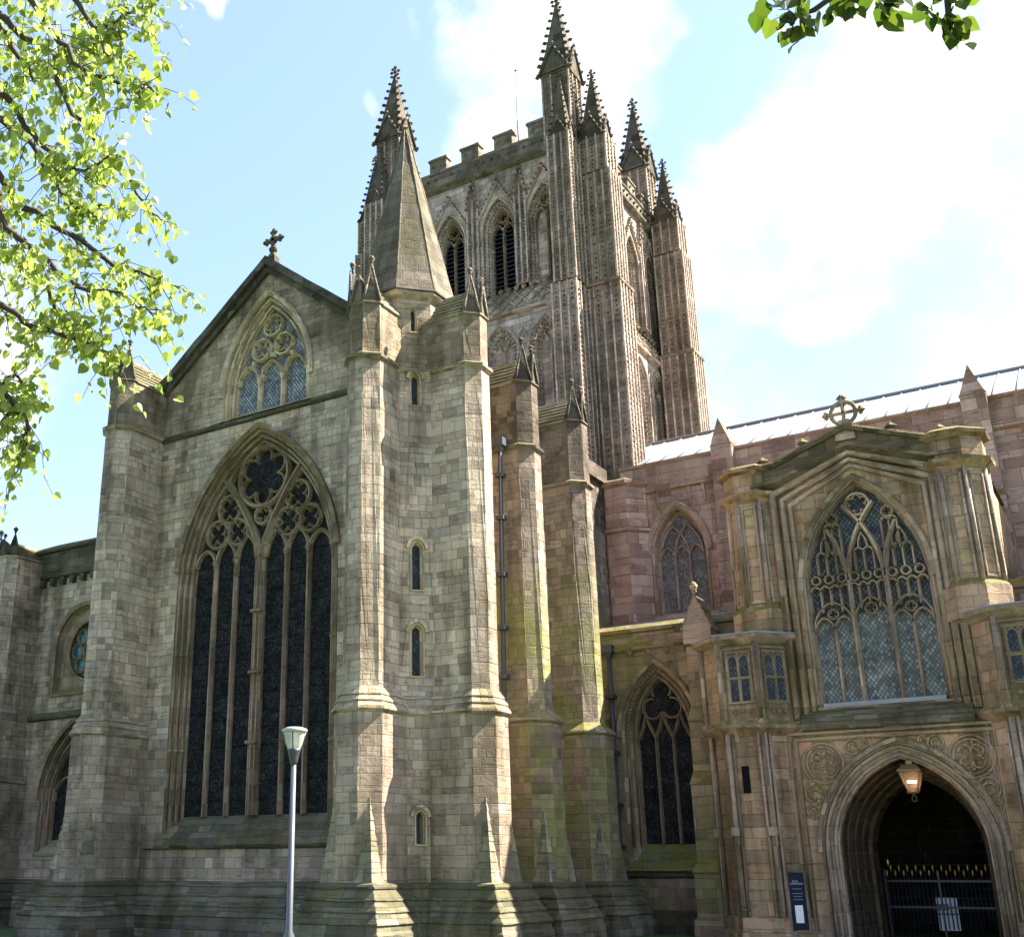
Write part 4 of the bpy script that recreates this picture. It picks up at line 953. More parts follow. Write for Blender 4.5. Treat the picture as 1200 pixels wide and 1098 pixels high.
w.quad((-10,35.3,13.4),(-3.1,35.3,13.4),(-3.1,45,13.4),(-10,45,13.4))
w.build('front_wall','porch',PO)
# gabled panel mouldings and parapet
w=MB()
for i,(e,d,r_) in enumerate(((0,.02,.09),(.22,.08,.1),(.48,.16,.11))):
    sweep(w,FP,[(-1.93-e,6.2),(-1.93-e,12.75+e*.8),(-.02,13.7+e*.75),(1.93+e,12.75+e*.8),(1.93+e,6.2)],csec(r_,d,6),False,True)
for s in (-1,1):
    for e,d in ((2.72,.1),(2.92,.14)): sweep(w,FP,[(s*e-.12,6.2),(s*e-.12,13.3)],csec(.08,d,6),False,True)
w.build('panel_mouldings','trim_tan',PO)
w=MB()
def gprof(z): return [(-3.,z-.0),(-2.2,z+.05),(0,z+.85),(2.2,z+.05),(3.,z-.0)]
sweep(w,FP,gprof(13.4),[(-.14,-.1),(-.14,.2),(0,.38),(.1,.38),(.16,.2),(.16,-.3)])
for z,d in ((13.95,.2),):
    a_=gprof(13.5); b_=gprof(14.0); strip(w,FP,a_,.2,b_,.2)
sweep(w,FP,gprof(14.05),[(-.1,-.3),(-.1,.3),(.0,.36),(.08,.3),(.12,-.3)])
for u in (-2.6,-1.3,1.3,2.6):
    w.octa(FP.p(u,14.3+.85*(1-min(1,max(0,(abs(u)-0)/2.2))),.1),.2,.16)
w.build('parapet','porch_dark',PO)
w=MB(); base=FP.p(0,14.55,.05); q=Fr((base.x,base.y),(1,0),(0,-1))
w.loft([[base+Vector((x*.3*k,y*.22*k,z)) for x,y in ((-1,-1),(1,-1),(1,1),(-1,1))] for z,k in ((-.1,1.),(.12,.9),(.35,.55),(.6,.5))])
sweep(w,q,circ(0,15.4,.37,20),csec(.065,0,6),True,True)
for a in range(4):
    an=a*PI/2+PI/2; e=(.54*math.cos(an),15.4+.54*math.sin(an)); sweep(w,q,[(0,15.4),e],csec(.06,0,6)); w.octa(q.p(*e),.13,.11)
    for dl in (-.3,.3): w.octa(q.p(.52*math.cos(an+dl*.6),15.4+.5*math.sin(an+dl*.6)),.08)
for s in (-1,1): sweep(w,q,[(s*.12,14.9),(s*.14,15.15)],csec(.06,0,6))
w.build('wheel_cross','trim_tan',PO)
# ---- window
win=MB(); orders(win,FP,PW,[(0,0),(.06,-.12),(.14,-.14),(.2,-.3)],6.5,n=10)
sweep(win,FP,parch(*PW,inset=-.07,z0=None,n=12),[(-.12,-.03),(-.12,.06),(0,.12),(.08,-.03)])
sweep(win,FP,parch(*PW,inset=.05,z0=6.6,n=12),csec(.05,-.04),False,True)
u0=PW[0]; a=PW[1]-.2; D1,D0=-.13,-.36
mm_=.52
for s in (-1,1):
    sweep(win,FP,[(u0+s*mm_,6.62),(u0+s*mm_,10.2)],bsec(.15,D1+.05,D0)); sweep(win,FP,[(u0+s*(mm_+a)/2,6.62),(u0+s*(mm_+a)/2,8.9)],bsec(.1,D1,D0))
zh=8.85
lwn=(a-mm_)/2
for s in (-1,1):
    for k in (.5,1.5): lancet(win,FP,u0+s*(mm_+lwn*k),lwn/2,zh-.1,.4,.08,D1,D0)
    sweep(win,FP,parch(u0+s*(mm_+lwn),lwn,zh,.75,n=6),bsec(.08,D1,D0)); foil(win,FP,u0+s*(mm_+lwn),zh+.38,.15,4,.05,D1,D0)
lancet(win,FP,u0,mm_,zh,.8,.09,D1,D0); foil(win,FP,u0,zh+.45,.17,4,.05,D1,D0)
# panel tracery: small upright lights in two tiers and a row of hexagons
def inarch(u,z,ins=.22):
    c_=(PW[3]**2-PW[1]**2)/(2*PW[1]); Rr=PW[1]+c_-ins
    if z<=PW[2]: return abs(u-u0)<PW[1]-ins
    x=abs(u-u0); return math.hypot(x+c_,z-PW[2])<Rr
def vbar(u,z1,z2,w_=.09):
    z=z2
    while z>z1 and not inarch(u,z): z-=.05
    if z>z1+.1: sweep(win,FP,[(u,z1),(u,z)],bsec(w_,D1,D0))
for grp,(g0,g1) in enumerate(((-a,-mm_),(-mm_,mm_),(mm_,a))):
    n=4; st=(g1-g0)/n
    for k in range(n):
        uu=u0+g0+st*(k+.5)
        if k: vbar(u0+g0+st*k,9.3+(0 if k!=2 else .2),10.0)
        if inarch(uu,10.12): sweep(win,FP,parch(uu,st/2,9.95,.16,n=4),bsec(.08,D1,D0))
    for k in range(3):
        uu=u0+g0+(g1-g0)*(k+.5)/3
        if inarch(uu,10.4): sweep(win,FP,circ(uu,10.3,.13,8),bsec(.08,D1,D0),True)
    c_=u0+(g0+g1)/2
    vbar(c_,10.45,11.1)
    for s in (-1,1): 
        vbar(c_+s*.27,10.45,11.05)
        if inarch(c_+s*.13,11.2): sweep(win,FP,parch(c_+s*.135,.135,11.0,.15,n=4),bsec(.08,D1,D0))
    if inarch(c_,11.5): sweep(win,FP,[(c_-.13,11.15),(c_-.1,11.4),(c_,11.6),(c_+.1,11.4),(c_+.13,11.15)],bsec(.08,D1,D0))
cI=(PW[3]**2-PW[1]**2)/(2*PW[1]); RI=PW[1]+cI-.2
for s in (-1,1):
    for m0 in (-mm_,mm_):
        pts=[]; cx=u0+m0+s*RI
        for i in range(20):
            th=R(62)*i/19; x=cx-s*RI*math.cos(th); z=10.05+RI*math.sin(th)
            if not inarch(x,z,.18): break
            pts.append((x,z))
        if len(pts)>2: sweep(win,FP,pts,bsec(.17,D1+.03,D0))
for s in (-1,1):
    c_=u0+s*.82
    vbar(c_,11.0,11.95)
    for q in (-.22,.22): vbar(c_+q,11.0,11.9)
    for q in (-.11,.11): sweep(win,FP,parch(c_+q,.11,11.85,.14,n=4),bsec(.08,D1,D0))
    foil(win,FP,c_-s*.02,12.15,.16,4,.08,D1,D0)
    sweep(win,FP,[(c_-.22,11.25),(c_,11.0),(c_+.22,11.25)],bsec(.08,D1,D0))
foil(win,FP,u0,12.5,.34,6,.13,D1,D0)
wo=win.build('porch_window','trim_tan',PO)
gl=MB(); panel(gl,FP,[(u0-a,6.55),(u0+a,6.55),(u0+a,9.2),(u0-a,9.2)],(),-.3); gl.build('lattice_glass','glass_porch',wo)
gl=MB(); panel(gl,FP,[(u0-a,9.2)]+parch(*PW,inset=.18,z0=None,n=10)+[(u0+a,9.2)],(),-.3); gl.build('tracery_glass','glass_tracery',wo)
sl=MB(); sl.box(PCX+u0-a,PCX+u0+a,PYf+.02,PYf+.3,6.5,6.62); sl.build('lead_flashing','lead',wo)
w=MB(); wallprofile(w,FP,-2.3,2.3,[(5.85,.3),(5.95,.34),(6.05,.34),(6.2,.26),(6.21,.28),(6.35,.14),(6.36,.16),(6.5,-.1)]); wallprofile(w,FP,-2.3,2.3,[(5.72,.1),(5.85,.3)]); w.build('string_course','plinth',PO)
# ---- doorway
dw=MB(); ds=[(0,.0),(.1,.05),(.12,-.02),(.28,-.06),(.34,-.1),(.48,-.14),(.50,-.3)]
orders(dw,FL,DW,ds,0,n=12)
reveal=[(.5,-.3),(.5,-.7),(.58,-.75),(.58,-1.2),(.67,-1.25),(.67,-1.75),(.77,-1.8),(.77,-2.3),(.87,-2.35),(.87,-3.1)]
rv=MB(); orders(rv,FL,DW,reveal,0,n=12)
for ins,dep in ((.18,.02),(.38,-.08)): sweep(dw,FL,parch(*DW,inset=ins,z0=0,n=12),csec(.06,dep),False,True)
sweep(dw,FL,parch(*DW,inset=-.06,z0=None,n=12),[(-.1,-.03),(-.1,.08),(0,.14),(.08,-.03)])
do=dw.build('doorway','trim_tan',PO)
for ins,dep in ((.54,-.72),(.63,-1.22),(.72,-1.77)): sweep(rv,FL,parch(*DW,inset=ins,z0=0,n=12),csec(.05,dep),False,True)
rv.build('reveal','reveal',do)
# carved spandrels: framed panel with scrolls
cv=MB()
sweep(cv,FL,[(-2.55,.4),(-2.55,5.62),(2.72,5.62),(2.72,.4)],csec(.07,.03,6),False,True)
sweep(cv,FL,[(-2.75,.4),(-2.75,5.78),(2.9,5.78),(2.9,.4)],csec(.06,.06,6),False,True)
for s,c0 in ((-1,-1.85),(1,2.05)):
    sweep(cv,FL,circ(c0,4.92,.56,26),csec(.038,.02,6),True,True); sweep(cv,FL,circ(c0,4.92,.45,26),csec(.03,.03,5),True,True)
    for k in range(4):
        an=k*PI/2+PI/4; cc=(c0+.22*math.cos(an),4.92+.22*math.sin(an)); sweep(cv,FL,circ(*cc,.15,14,an-R(150),an+R(130),False),csec(.035,.03,5),False,True); cv.octa(FL.p(*cc,.05),.07)
    for k in range(26):
        an=random.random()*6.28; rr=.4*math.sqrt(random.random()); cv.octa(FL.p(c0+rr*math.cos(an),4.92+rr*math.sin(an),.03),.045+.03*random.random())
    for (x,z,r_) in ((-s*.85,5.33,.2),(-s*1.15,5.42,.13),(s*.3,4.08,.28),(s*.42,3.6,.17)):
        sweep(cv,FL,circ(c0+x,z,r_,16),csec(.035,.03,5),True,True)
        sweep(cv,FL,circ(c0+x,z,r_*.5,10,0,R(280),False),csec(.03,.03,5),False,True)
        for k in range(7): an=k*.9; cv.octa(FL.p(c0+x+r_*.7*math.cos(an),z+r_*.7*math.sin(an),.03),.045)
cv.build('spandrel_carving','carved',PO)
# ---- interior
w=MB(); w.quad((-9.3,38.1,0),(-9.3,44.9,0),(-9.3,44.9,6),(-9.3,38.1,6)); w.quad((-3.6,38.1,0),(-3.6,44.9,0),(-3.6,44.9,6),(-3.6,38.1,6)); w.quad((-9.3,38.1,5.9),(-3.6,38.1,5.9),(-3.6,44.9,5.9),(-9.3,44.9,5.9)); w.quad((-9.3,41.5,0),(-3.6,41.5,0),(-3.6,41.5,6),(-9.3,41.5,6)); 
w.quad((-9.3,36.9,0),(-7.55,36.9,0),(-7.55,36.9,6),(-9.3,36.9,6)) if 0 else None
w.build('vault_interior','interior_shade',PO)
# ---- turrets: wide octagons below, slimmer octagonal piers above
def turret(cx,sgn):
    c=Vector((cx,35.54)); r=1.35
    t=MB()
    t.loft([octo(r+o-.08,z,c) for z,o in ((-.1,.18),(.35,.18),(.42,.12),(.75,.1),(.8,.0),(5.75,0),(5.85,.12),(5.95,.24),(6.05,.26),(6.2,.1),(6.25,.08))])
    t.loft([octo(r-.02,z,c) for z in (6.2,8.45)],False,True)
    to=t.build('stair_turret','porch',PO)
    k=MB(); k.loft([octo(r+o,z,c) for z,o in ((8.4,-.05),(8.5,.12),(8.6,.26),(8.72,.28),(8.74,.18))],True,True); k.build('cornice','trim_tan',to)
    k=MB(); k.loft([octo(r+.27,8.73,c),octo(r+.25,8.77,c),octo(.7,8.86,c)],False,True); k.build('lead_cap','lead',to)
    # angle shafts and windows
    k=MB(); pts=octo(r+.0,0,c)
    for p in pts:
        o_=(Vector((p.x,p.y,0))-Vector((c.x,c.y,0))).normalized()*.03
        k.tube([(p.x+o_.x,p.y+o_.y,6.2),(p.x+o_.x,p.y+o_.y,8.5)],.1,6)
        q_=Vector((c.x,c.y,0))+(Vector((p.x,p.y,0))-Vector((c.x,c.y,0)))*(r-.08)/r
        k.tube([(q_.x+o_.x,q_.y+o_.y,.4),(q_.x+o_.x,q_.y+o_.y,5.9)],.085,6)
        for sg in (-1,1):
            tt=Vector((-o_.y,o_.x,0)).normalized()*.16*sg
            k.tube([(q_.x+tt.x,q_.y+tt.y,.4),(q_.x+tt.x,q_.y+tt.y,5.9)],.045,5)
        k.lathe((p.x+o_.x,p.y+o_.y,6.12),[(.08,-.25),(.17,-.08),(.18,0),(.1,.1)],6)
        k.box(q_.x+o_.x-.12,q_.x+o_.x+.12,q_.y+o_.y-.12,q_.y+o_.y+.12,2.95,3.2)
    k.build('angle_shafts','trim_tan',to)
    for nx,ny in ((0,-1),((-1 if sgn>0 else 1)*math.sqrt(.5),-math.sqrt(.5)))[:2 if sgn<0 else 1]:
        fr=Fr((c.x+nx*(r-.02),c.y+ny*(r-.02)),(-ny,nx),(nx,ny)); wm=MB(); hw=.34
        for e in (-hw,0,hw): sweep(wm,fr,[(e,6.72),(e,8.2)],bsec(.1,.06,-.02))
        for z in (6.72,7.45,8.22): sweep(wm,fr,[(-hw-.05,z),(hw+.05,z)],bsec(.1,.07,-.02))
        for e in (-hw/2,hw/2): sweep(wm,fr,parch(e,hw/2-.03,7.98,.16,n=4),bsec(.07,.05,-.02))
        sweep(wm,fr,[(-hw-.14,6.2),(-hw-.14,8.35),(hw+.14,8.35),(hw+.14,6.2)],csec(.05,.03,5),False,True)
        for e in (-.2,0,.2): wm.octa(fr.p(e,6.45,.02),.1,.1)
        wo=wm.build('oriel_window','trim_tan',to); gg=MB(); gg.quad(fr.p(-hw,6.72,.012),fr.p(hw,6.72,.012),fr.p(hw,8.15,.012),fr.p(-hw,8.15,.012)); gg.build('glass','glass_slit',wo)
    # pier above
    c2=Vector((cx+(.66 if sgn<0 else -1.0),35.5)); r2=.8
    k=MB(); k.loft([octo(r2+o,z,c2) for z,o in ((8.6,.14),(9.5,.14),(9.7,0),(12.95,0),(13.05,.08),(13.15,.22),(13.25,.26),(13.3,.05),(13.9,.05),(13.98,.2),(14.08,.24),(14.2,.05))],False,True)
    po=k.build('pier','porch',PO)
    k=MB()
    for kk,p in enumerate(octo(r2+.0,0,c2)): k.tube([(p.x,p.y,9.6),(p.x,p.y,13.0)],.07,6)
    for nx,ny in ((0,-1),(math.sqrt(.5),-math.sqrt(.5)),(-math.sqrt(.5),-math.sqrt(.5)),(1,0)):
        fr=Fr((c2.x+nx*r2,c2.y+ny*r2),(-ny,nx),(nx,ny)); sweep(k,fr,[(-.2,9.75),(-.2,12.8),(.2,12.8),(.2,9.75)],csec(.045,.01,5),True,True)
    k.build('pier_shafts','trim_tan',po)
turret(-10.36,-1); turret(-2.8,1)
sw=MB()
FT=Fr((-10.36,35.54-1.27),(1,0),(0,-1)); a_=FT.uz(atP(873,900,FT.o,FT.n)); b_=FT.uz(atP(877,928,FT.o,FT.n))
sw.quad(FT.p(a_[0]-.04,a_[1],.012),FT.p(a_[0]+.06,a_[1],.012),FT.p(a_[0]+.06,b_[1],.012),FT.p(a_[0]-.04,b_[1],.012)); sweep(sw,FT,[(a_[0]-.07,b_[1]),(a_[0]-.07,a_[1]+.03),(a_[0]+.09,a_[1]+.03),(a_[0]+.09,b_[1])],[(-.03,0),(-.03,.02),(.03,.02),(.03,0)],True); sw.build('arrow_slit','black',PO)
#@@THINGS
# ================================================================== GATE, LANTERN, BOARD, LAMP
GT=thing('iron_gate','black iron gates with a row of gilded spikes across the porch doorway','gate')
GY=38.25; gx0,gx1=-7.85,-5.0; gx0=PCX+DW[0]-1.5; gx1=PCX+DW[0]+1.5
gm=MB(); xs=[gx0+.1+(gx1-gx0-.2)*k/24 for k in range(25)]
for i,x in enumerate(xs): gm.tube([(x,GY,.05),(x,GY,2.0 if i%2 else 1.86)],.011,5)
for z in (.15,1.0,1.72): gm.box(gx0,gx1,GY-.012,GY+.012,z-.03,z+.03)
for x in (gx0+.03,gx1-.03): gm.box(x-.035,x+.035,GY-.035,GY+.035,0,2.05)
gm.box((gx0+gx1)/2-.03,(gx0+gx1)/2+.03,GY-.02,GY+.02,0,2.0); gm.box((gx0+gx1)/2-.16,(gx0+gx1)/2+.16,GY-.03,GY+.03,.92,1.1)
gm.build('gate_leaf','iron',GT)
fm=MB(); fm.lathe((0,0,0),[(.0,-.02),(.02,0),(.012,.03),(.028,.055),(.012,.08),(.024,.11),(.0,.19)],6); _s=SITE; SITE=None; f0=fm.build('spike','gold',GT); SITE=_s; fme=f0.data
k=0
for i,x in enumerate(xs):
    z=2.0 if i%2 else 1.86
    if k==0: o=f0
    else: o=f0.copy(); COL.objects.link(o); o.parent=GT
    o.location=sited((x,GY,z)); o.scale=(1.08,)*3; k+=1
fm=MB(); fm.lathe((gx0+.16,GY,2.12),[(.0,0),(.06,.02),(.05,.08),(.07,.12),(.045,.2),(.0,.3)],8); fm.build('urn_finial','gold',GT)
nb=MB(); p=(-6.2,38.6)
nb.box(-6.62,-6.05,38.9,38.94,.35,1.25); b=solo(nb.build('striped_sign','paper'),'white panel with blue stripes seen through the porch gates','notice')
ns=MB()
for k in range(5): ns.box(-6.6+k*.115,-6.56+k*.115,38.885,38.898,.38,1.24)
ns.box(-6.62,-6.05,38.885,38.896,.78,.82); ns.build('stripe','bluepaint',b)
LT=thing('porch_lantern','lit square glass lantern hanging under the porch arch','lantern')
lc=Vector((-6.13,35.05,4.0)); lm=MB()
def sq(w_,z): return [lc+Vector((x*w_,y*w_,z)) for x,y in ((-1,-1),(1,-1),(1,1),(-1,1))]
for k in range(4): lm.tube([sq(.13,.05)[k],sq(.27,.6)[k]],.015,5)
for z,w_ in ((.05,.14),(.6,.29)):
    for k in range(4): lm.tube([sq(w_,z)[k],sq(w_,z)[(k+1)%4]],.02,5)
lm.loft([sq(.14,.02),sq(.14,.06)],True,True); lm.loft([sq(.3,.61),sq(.3,.64),sq(.16,.78),sq(.1,.8)],True,True); lm.loft([sq(.08,.8),sq(.08,.9),sq(.03,.95)],True,True)
for s in (-1,1): lm.octa(lc+Vector((s*.18,-.18,.72)),.06,.09)
lm.tube([lc+Vector((0,0,.94)),lc+Vector((0,.4,1.15))],.015,5); lm.tube([lc+Vector((0,.4,1.15)),lc+Vector((0,.4,.9+.6))],.015,5)
lm.tube([lc+Vector((.06*math.cos(q),0,-.12+.08*math.sin(q))) for q in [k*PI/5 for k in range(11)]],.012,4)
lm.lathe(lc,[(.05,-.03),(.03,.0),(.03,.05)],6)
lm.build('frame','brass',LT)
em=bpy.data.materials.new('lamp_glow'); em.use_nodes=True; b=em.node_tree.nodes['Principled BSDF']; b.inputs['Emission Color'].default_value=(1,.72,.42,1); b.inputs['Emission Strength'].default_value=4.
bu=MB(); bu.tube([lc+Vector((-.11,-.02,.33)),lc+Vector((.11,-.02,.33))],.035,8); bu.build('bulb',em,LT)
gl_=bpy.data.materials.new('lantern_glass'); gl_.use_nodes=True; t=NT(gl_.node_tree); t.n.clear(); o_=t.new('ShaderNodeOutputMaterial'); tr=t.new('ShaderNodeBsdfTransparent'); tr.inputs[0].default_value=(.9,.85,.8,1); gs_=t.new('ShaderNodeBsdfPrincipled'); gs_.inputs['Base Color'].default_value=(.5,.35,.25,1); gs_.inputs['Roughness'].default_value=.15
mx=t.new('ShaderNodeMixShader'); mx.inputs[0].default_value=.3; t.l.new(tr.outputs[0],mx.inputs[1]); t.l.new(gs_.outputs[0],mx.inputs[2]); t.l.new(mx.outputs[0],o_.inputs[0])
gg=MB(); gg.loft([sq(.125,.06),sq(.265,.59)],False,False); gg.build('pane',gl_,LT)
pl_=bpy.data.lights.new('lantern_light','POINT'); pl_.energy=1.2; pl_.color=(1,.62,.3); pl_.shadow_soft_size=.08; po_=bpy.data.objects.new('lantern_light',pl_); COL.objects.link(po_); po_.parent=LT; po_.location=sited(lc+Vector((0,0,.42)))
# notice board on the north-west face beside the door
NBn=Vector((math.sqrt(.5),-math.sqrt(.5))); c=Vector((-10.36,35.54)); r=1.29
fr=Fr((c.x+NBn.x*r,c.y+NBn.y*r),(math.sqrt(.5),math.sqrt(.5)),NBn)
ua=fr.uz(atP(919,1022,fr.o,fr.n)); ub=fr.uz(atP(940,1022,fr.o,fr.n)); lo=fr.uz(atP(930,1091,fr.o,fr.n))
uc=(ua[0]+ub[0])/2; hw=.25; zt=ua[1]; zb=lo[1]
NB=thing('notice_board','tall narrow navy notice board with a white sheet beside the porch door','sign')
m=MB()
def fbox(mb,u0,u1,z0,z1,d0,d1): mb.loft([[fr.p(u0,z0,d0),fr.p(u1,z0,d0),fr.p(u1,z1,d0),fr.p(u0,z1,d0)],[fr.p(u0,z0,d1),fr.p(u1,z0,d1),fr.p(u1,z1,d1),fr.p(u0,z1,d1)]],True,True)
fbox(m,uc-hw,uc+hw,zb,zt,0,.1); m.build('panel','board',NB)
m=MB(); fbox(m,uc-.12,uc+.12,zb+.22,zb+.68,.1,.106); m.build('sheet','paper',NB)
m=MB()
for z,w_ in ((1.22,.2),(1.1,.14),(.98,.17),(.9,.12),(.82,.15)): fbox(m,uc-w_,uc+w_,zb+z,zb+z+(.05 if z>1.2 else .022),.1,.105)
for sg in (0,1): fbox(m,uc-.12+sg*.1,uc-.05+sg*.1,zt-.32,zt-.2,.1,.105)
m.build('lettering','print',NB)
m=MB()
for (a_,b_,c_,d_) in ((uc-hw-.06,uc-hw,zb,zt+.06),(uc+hw,uc+hw+.06,zb,zt+.06),(uc-hw,uc+hw,zt,zt+.06)): fbox(m,a_,b_,c_,d_,0,.12)
m.build('surround','trim_tan',NB)
SITE=None
# lamp post
LP=thing('lamp_post','slender grey lamp post with a glass bowl lantern in front of the great window','lamp post')
d=ray(341,1010); k=22/math.hypot(d.x,d.y); lx,ly=d.x*k,d.y*k
def zat(py): d=ray(342,py); return CAMZ+d.z*22/math.hypot(d.x,d.y)
zt=zat(855); zn=zat(893)
steel=principled('grey_painted_steel',(.075,.08,.09,1),.4,.2); dk=principled('lamp_housing',(.03,.035,.045,1),.4)
m=MB(); m.lathe((lx,ly,0),[(.1,0),(.1,.9),(.06,1.0),(.05,zn)],12); m.build('post',steel,LP)
h=zt-zn
m=MB(); m.lathe((lx,ly,zn),[(.05,-.05),(.075,0),(.085,h*.1),(.12,h*.34),(.13,h*.4)],12)
for kk in range(4):
    an=kk*PI/2+.5; m.tube([(lx+.125*math.cos(an),ly+.125*math.sin(an),zn+h*.38),(lx+.215*math.cos(an),ly+.215*math.sin(an),zt-.04)],.012,5)
m.build('bracket',dk,LP)
m=MB(); m.lathe((lx,ly,zt),[(.215,-.06),(.245,-.03),(.24,.01),(.15,.045),(.0,.055)],16); m.build('cap',principled('lamp_cap',(.3,.31,.31,1),.4,.3),LP)
m=MB(); m.lathe((lx,ly,zn),[(.06,h*.4),(.06,h*.85),(.1,h*.9)],10); m.build('diffuser',principled('lamp_diffuser',(.8,.78,.7,1),.4),LP)
bg_=bpy.data.materials.new('lamp_bowl'); bg_.use_nodes=True; t=NT(bg_.node_tree); t.n.clear(); o_=t.new('ShaderNodeOutputMaterial'); tr=t.new('ShaderNodeBsdfTransparent'); gs_=t.new('ShaderNodeBsdfPrincipled'); gs_.inputs['Base Color'].default_value=(.75,.74,.66,1); gs_.inputs['Roughness'].default_value=.2
mx=t.new('ShaderNodeMixShader'); mx.inputs[0].default_value=.4; t.l.new(tr.outputs[0],mx.inputs[1]); t.l.new(gs_.outputs[0],mx.inputs[2]); t.l.new(mx.outputs[0],o_.inputs[0])
m=MB(); m.loft([[Vector((lx+r_*math.cos(q*PI/8),ly+r_*math.sin(q*PI/8),z)) for q in range(16)] for r_,z in ((.12,zn+h*.4),(.16,zn+h*.55),(.21,zt-.05))],False,False,True,True); m.build('bowl',bg_,LP)
#@@TREES
# ================================================================== TREES
def leaf(mb,tones,p,size,rng):
    """heart-shaped leaf, folded along the midrib, drooping"""
    d=Vector((rng.gauss(0,.6),rng.gauss(0,.6),-.55-rng.random()*.7)).normalized()
    n=Vector((rng.gauss(0,1),rng.gauss(0,1),.6+rng.random()*.6)); s=d.cross(n)
    if s.length<.1: return
    s.normalize(); up=s.cross(d); f=.18+.35*rng.random()
    prof=((0,.0),(-.08,.28),(.12,.48),(.42,.5),(.75,.28),(1.05,0))
    mid=[p+d*size*q for q in (0,.12,.42,.75,1.05)]
    L=[p+d*size*a+s*size*b*1.0+up*size*b*f for a,b in prof[1:5]]; Rr=[p+d*size*a-s*size*b+up*size*b*f for a,b in prof[1:5]]
    k=len(mb.v); t=rng.random()
    mb.add(mid+L+Rr,[(0,5,6,1),(1,6,7,2),(2,7,8,3),(3,8,4),(0,1,10,9),(1,2,11,10),(2,3,12,11),(3,4,12)])
    tones+= [t]*13
def build_leaves(mb,tones,name,mat,parent):
    o=mb.build(name,mat,parent); a=o.data.attributes.new('tone','FLOAT','POINT'); a.data.foreach_set('value',tones); return o
def grow(mb,lf,tones,pts,r0,rng,dens,size,twig,spread):
    """a limb through pts with side twigs that carry leaf clusters"""
    # resample smoothly
    P=[]; n=len(pts)
    for i in range(n-1):
        p0=pts[max(i-1,0)];p1=pts[i];p2=pts[i+1];p3=pts[min(i+2,n-1)]
        for k in range(5):
            t=k/5; P.append(.5*((2*p1)+(p2-p0)*t+(2*p0-5*p1+4*p2-p3)*t*t+(3*p1-p0-3*p2+p3)*t**3))
    P.append(pts[-1]); N=len(P)
    P=[p+Vector((rng.gauss(0,.02),rng.gauss(0,.02),rng.gauss(0,.02))) for p in P]
    mb.tube(P,[r0*(1-.85*i/(N-1)) for i in range(N)],6)
    for k in range(9): leaf(lf,tones,P[-1]+Vector((rng.gauss(0,.07),rng.gauss(0,.07),rng.gauss(-.03,.06))),size*(.7+.6*rng.random()),rng)
    for i in range(1,N):
        for _ in range(dens):
            if rng.random()<.3: continue
            a=P[i-1].lerp(P[i],rng.random()); L=twig*(.3+1.*rng.random())
            dr=Vector((rng.gauss(0,1),rng.gauss(0,1),rng.gauss(-.35,.7))).normalized()
            dr=(dr*spread+(P[i]-P[i-1]).normalized()*.5).normalized()
            kk=Vector((rng.gauss(0,1),rng.gauss(0,1),rng.gauss(0,1)))*L*.09
            b=a+dr*L*.4+kk; b2=a+dr*L*.72-kk*.6+Vector((0,0,-.05*L)); c=a+dr*L+Vector((0,0,-.22*L-.03))
            mb.tube([a,b,b2,c],[.0055,.0042,.003,.0018],4)
            m=int(5+rng.random()*5)
            for k in range(m):
                q=.2+.8*(k+1)/m; p=(a.lerp(b2,q/.72) if q<.72 else b2.lerp(c,(q-.72)/.28))+Vector((rng.gauss(0,.03),rng.gauss(0,.03),rng.gauss(-.01,.03)))
                leaf(lf,tones,p,size*(.6+.7*rng.random()),rng)
rng=random.Random(11)
LEAF=.07
LTREE=thing('lime_tree','leafy lime tree with bright yellow-green spring leaves hanging in from the left','tree')
wood=MB(); lf=MB(); tones=[]
TB=Vector((-13.6,3.0,0)); crown=Vector((-12.6,4.2,6.5))
def D(x,y,d): return atD(x,y,d)
hub=[Vector((-13.3,3.4,3.2)),Vector((-13.0,3.7,5.2)),Vector((-12.6,4.2,7.2)),Vector((-12.4,4.4,9))]
limbs=[ # (hub index, pixel path with distance)
 (2,[(-120,40,11.5),(30,40,11),(85,130,10.6),(150,215,10.4),(185,260,10.3)],3),
 (3,[(-60,-60,12),(60,-30,11.6),(110,30,11.2),(150,20,11),(175,-5,11)],4),
 (3,[(-60,-40,11),(20,-10,10.4),(80,60,10.),(130,95,9.8),(180,105,9.7)],4),
 (2,[(-90,180,11),(20,235,10.4),(110,295,10.1),(160,318,10.),(190,332,9.9)],3),
 (1,[(-90,230,10.4),(10,270,9.9),(80,330,9.7),(140,345,9.7),(185,375,9.6)],3),
 (1,[(-100,330,10.6),(-20,350,10.2),(40,380,10),(95,400,9.9),(130,410,9.9)],3),
 (1,[(-100,380,10),(-30,430,9.8),(15,470,9.7),(35,500,9.7),(25,520,9.7)],3),
 (2,[(-110,120,12),(10,150,11.4),(60,210,11),(95,250,10.8),(120,240,10.8)],4),
 (2,[(-110,80,10.5),(-10,100,10),(50,170,9.8),(90,200,9.7),(130,180,9.7)],4),
 (1,[(-100,250,12),(-20,290,11.4),(40,310,11),(70,370,10.9),(100,385,10.8)],3),
 (3,[(-90,-20,12.4),(0,30,12),(40,90,11.6),(90,60,11.4),(130,50,11.4)],4),
 (1,[(-100,420,10.6),(-50,440,10.4),(-5,455,10.2),(15,440,10.1),(45,470,10.1)],2)]
for hi,path,dens in limbs:
    pts=[hub[hi]]+[D(*q) for q in path]
    grow(wood,lf,tones,pts,.045,rng,dens,LEAF,.42,1.)
for k in range(9):      # the side of the crown out of the picture
    a=R(150+k*26); p=hub[2]; e=p+Vector((math.cos(a)*3.2,math.sin(a)*3.2,rng.uniform(-.8,2.4)))
    grow(wood,lf,tones,[p,p.lerp(e,.5)+Vector((0,0,.4)),e],.06,rng,5,.11,.7,1.)
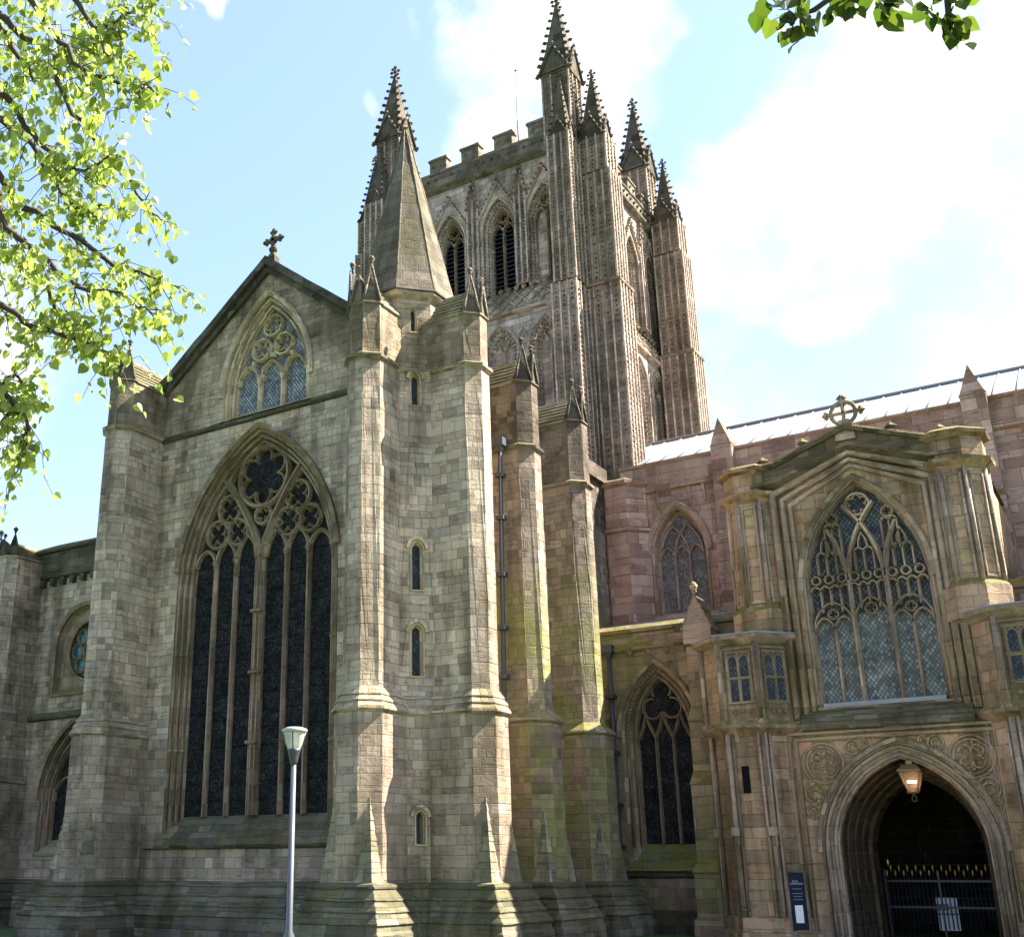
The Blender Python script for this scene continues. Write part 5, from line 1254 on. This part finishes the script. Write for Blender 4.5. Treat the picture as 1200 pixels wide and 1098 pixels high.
wood.build('branches','bark',LTREE); build_leaves(lf,tones,'foliage','leaf',LTREE)
tr=MB(); tr.tube([TB+Vector((0,0,-.3)),TB+Vector((0,0,.5)),TB+Vector((.1,.15,1.8))]+hub,[.42,.3,.25,.22,.18,.13,.06],10); tr.build('trunk','bark',LTREE)
RT=thing('overhanging_lime_tree','darker green lime twigs dangling into the top right corner of the sky','tree')
wood=MB(); lf=MB(); tones=[]; rng=random.Random(5)
trunk_top=Vector((4.5,2.,6.2))
def cluster(path,picks,size):
    pts=[trunk_top]+[D(*q) for q in path]
    wood.tube(pts,[.03]+[.012]*(len(pts)-2)+[.004],5)
    for (x,y,d,m) in picks:
        p=D(x,y,d)
        near=min(pts[1:],key=lambda q:(q-p).length); wood.tube([near,near.lerp(p,.5)+Vector((0,0,.02)),p],[.004,.003,.002],4)
        for k in range(m): leaf(lf,tones,p+Vector((rng.gauss(0,.025),rng.gauss(0,.025),rng.gauss(.01,.03))),size*(.65+.55*rng.random()),rng)
cluster([(1040,-60,5.4),(985,-10,5.2),(955,12,5.2),(935,20,5.2)],[(912,12,5.2,4),(906,24,5.2,4),(930,18,5.2,5),(928,34,5.2,5),(944,24,5.1,4),(938,0,5.2,5),(926,44,5.2,3)],.068)
cluster([(1040,-60,5.4),(985,-15,5.3),(980,5,5.3)],[(977,14,5.3,4),(982,20,5.3,3),(998,-2,5.2,5),(985,4,5.2,4),(1003,2,5.2,3)],.068)
cluster([(1090,-60,5.4),(1050,-20,5.3),(1045,-5,5.3)],[(1036,-2,5.3,4),(1048,4,5.3,5),(1052,0,5.3,4),(1030,3,5.3,2),(1044,12,5.3,2)],.075)
cluster([(1130,-70,5.4),(1108,-20,5.2),(1112,20,5.2),(1115,32,5.2)],[(1090,-4,5.2,4),(1100,-3,5.2,4),(1118,2,5.2,3),(1124,6,5.2,3),(1105,24,5.2,4),(1114,36,5.2,5),(1124,28,5.2,4),(1119,44,5.2,4)],.07)
wood.tube([Vector((7,-3,5.)),Vector((6,-.5,6)),trunk_top],[.09,.06,.03],6)
for k in range(10):
    a=R(-150+k*28); p=Vector((7,-3,5.2)); e=p+Vector((math.cos(a)*2.2,math.sin(a)*2.2,rng.uniform(0,2.6)))
    grow(wood,lf,tones,[p,p.lerp(e,.5)+Vector((0,0,.3)),e],.05,rng,3,.1,.6,1.)
wood.build('branches','bark',RT); build_leaves(lf,tones,'foliage','leaf_deep',RT)
tr=MB(); tr.tube([(7.3,-4,-.3),(7.25,-3.9,.4),(7.1,-3.4,2.6),(7,-3,5.2),(7,-2.9,7.5)],[.4,.3,.24,.17,.06],10); tr.build('trunk','bark',RT)
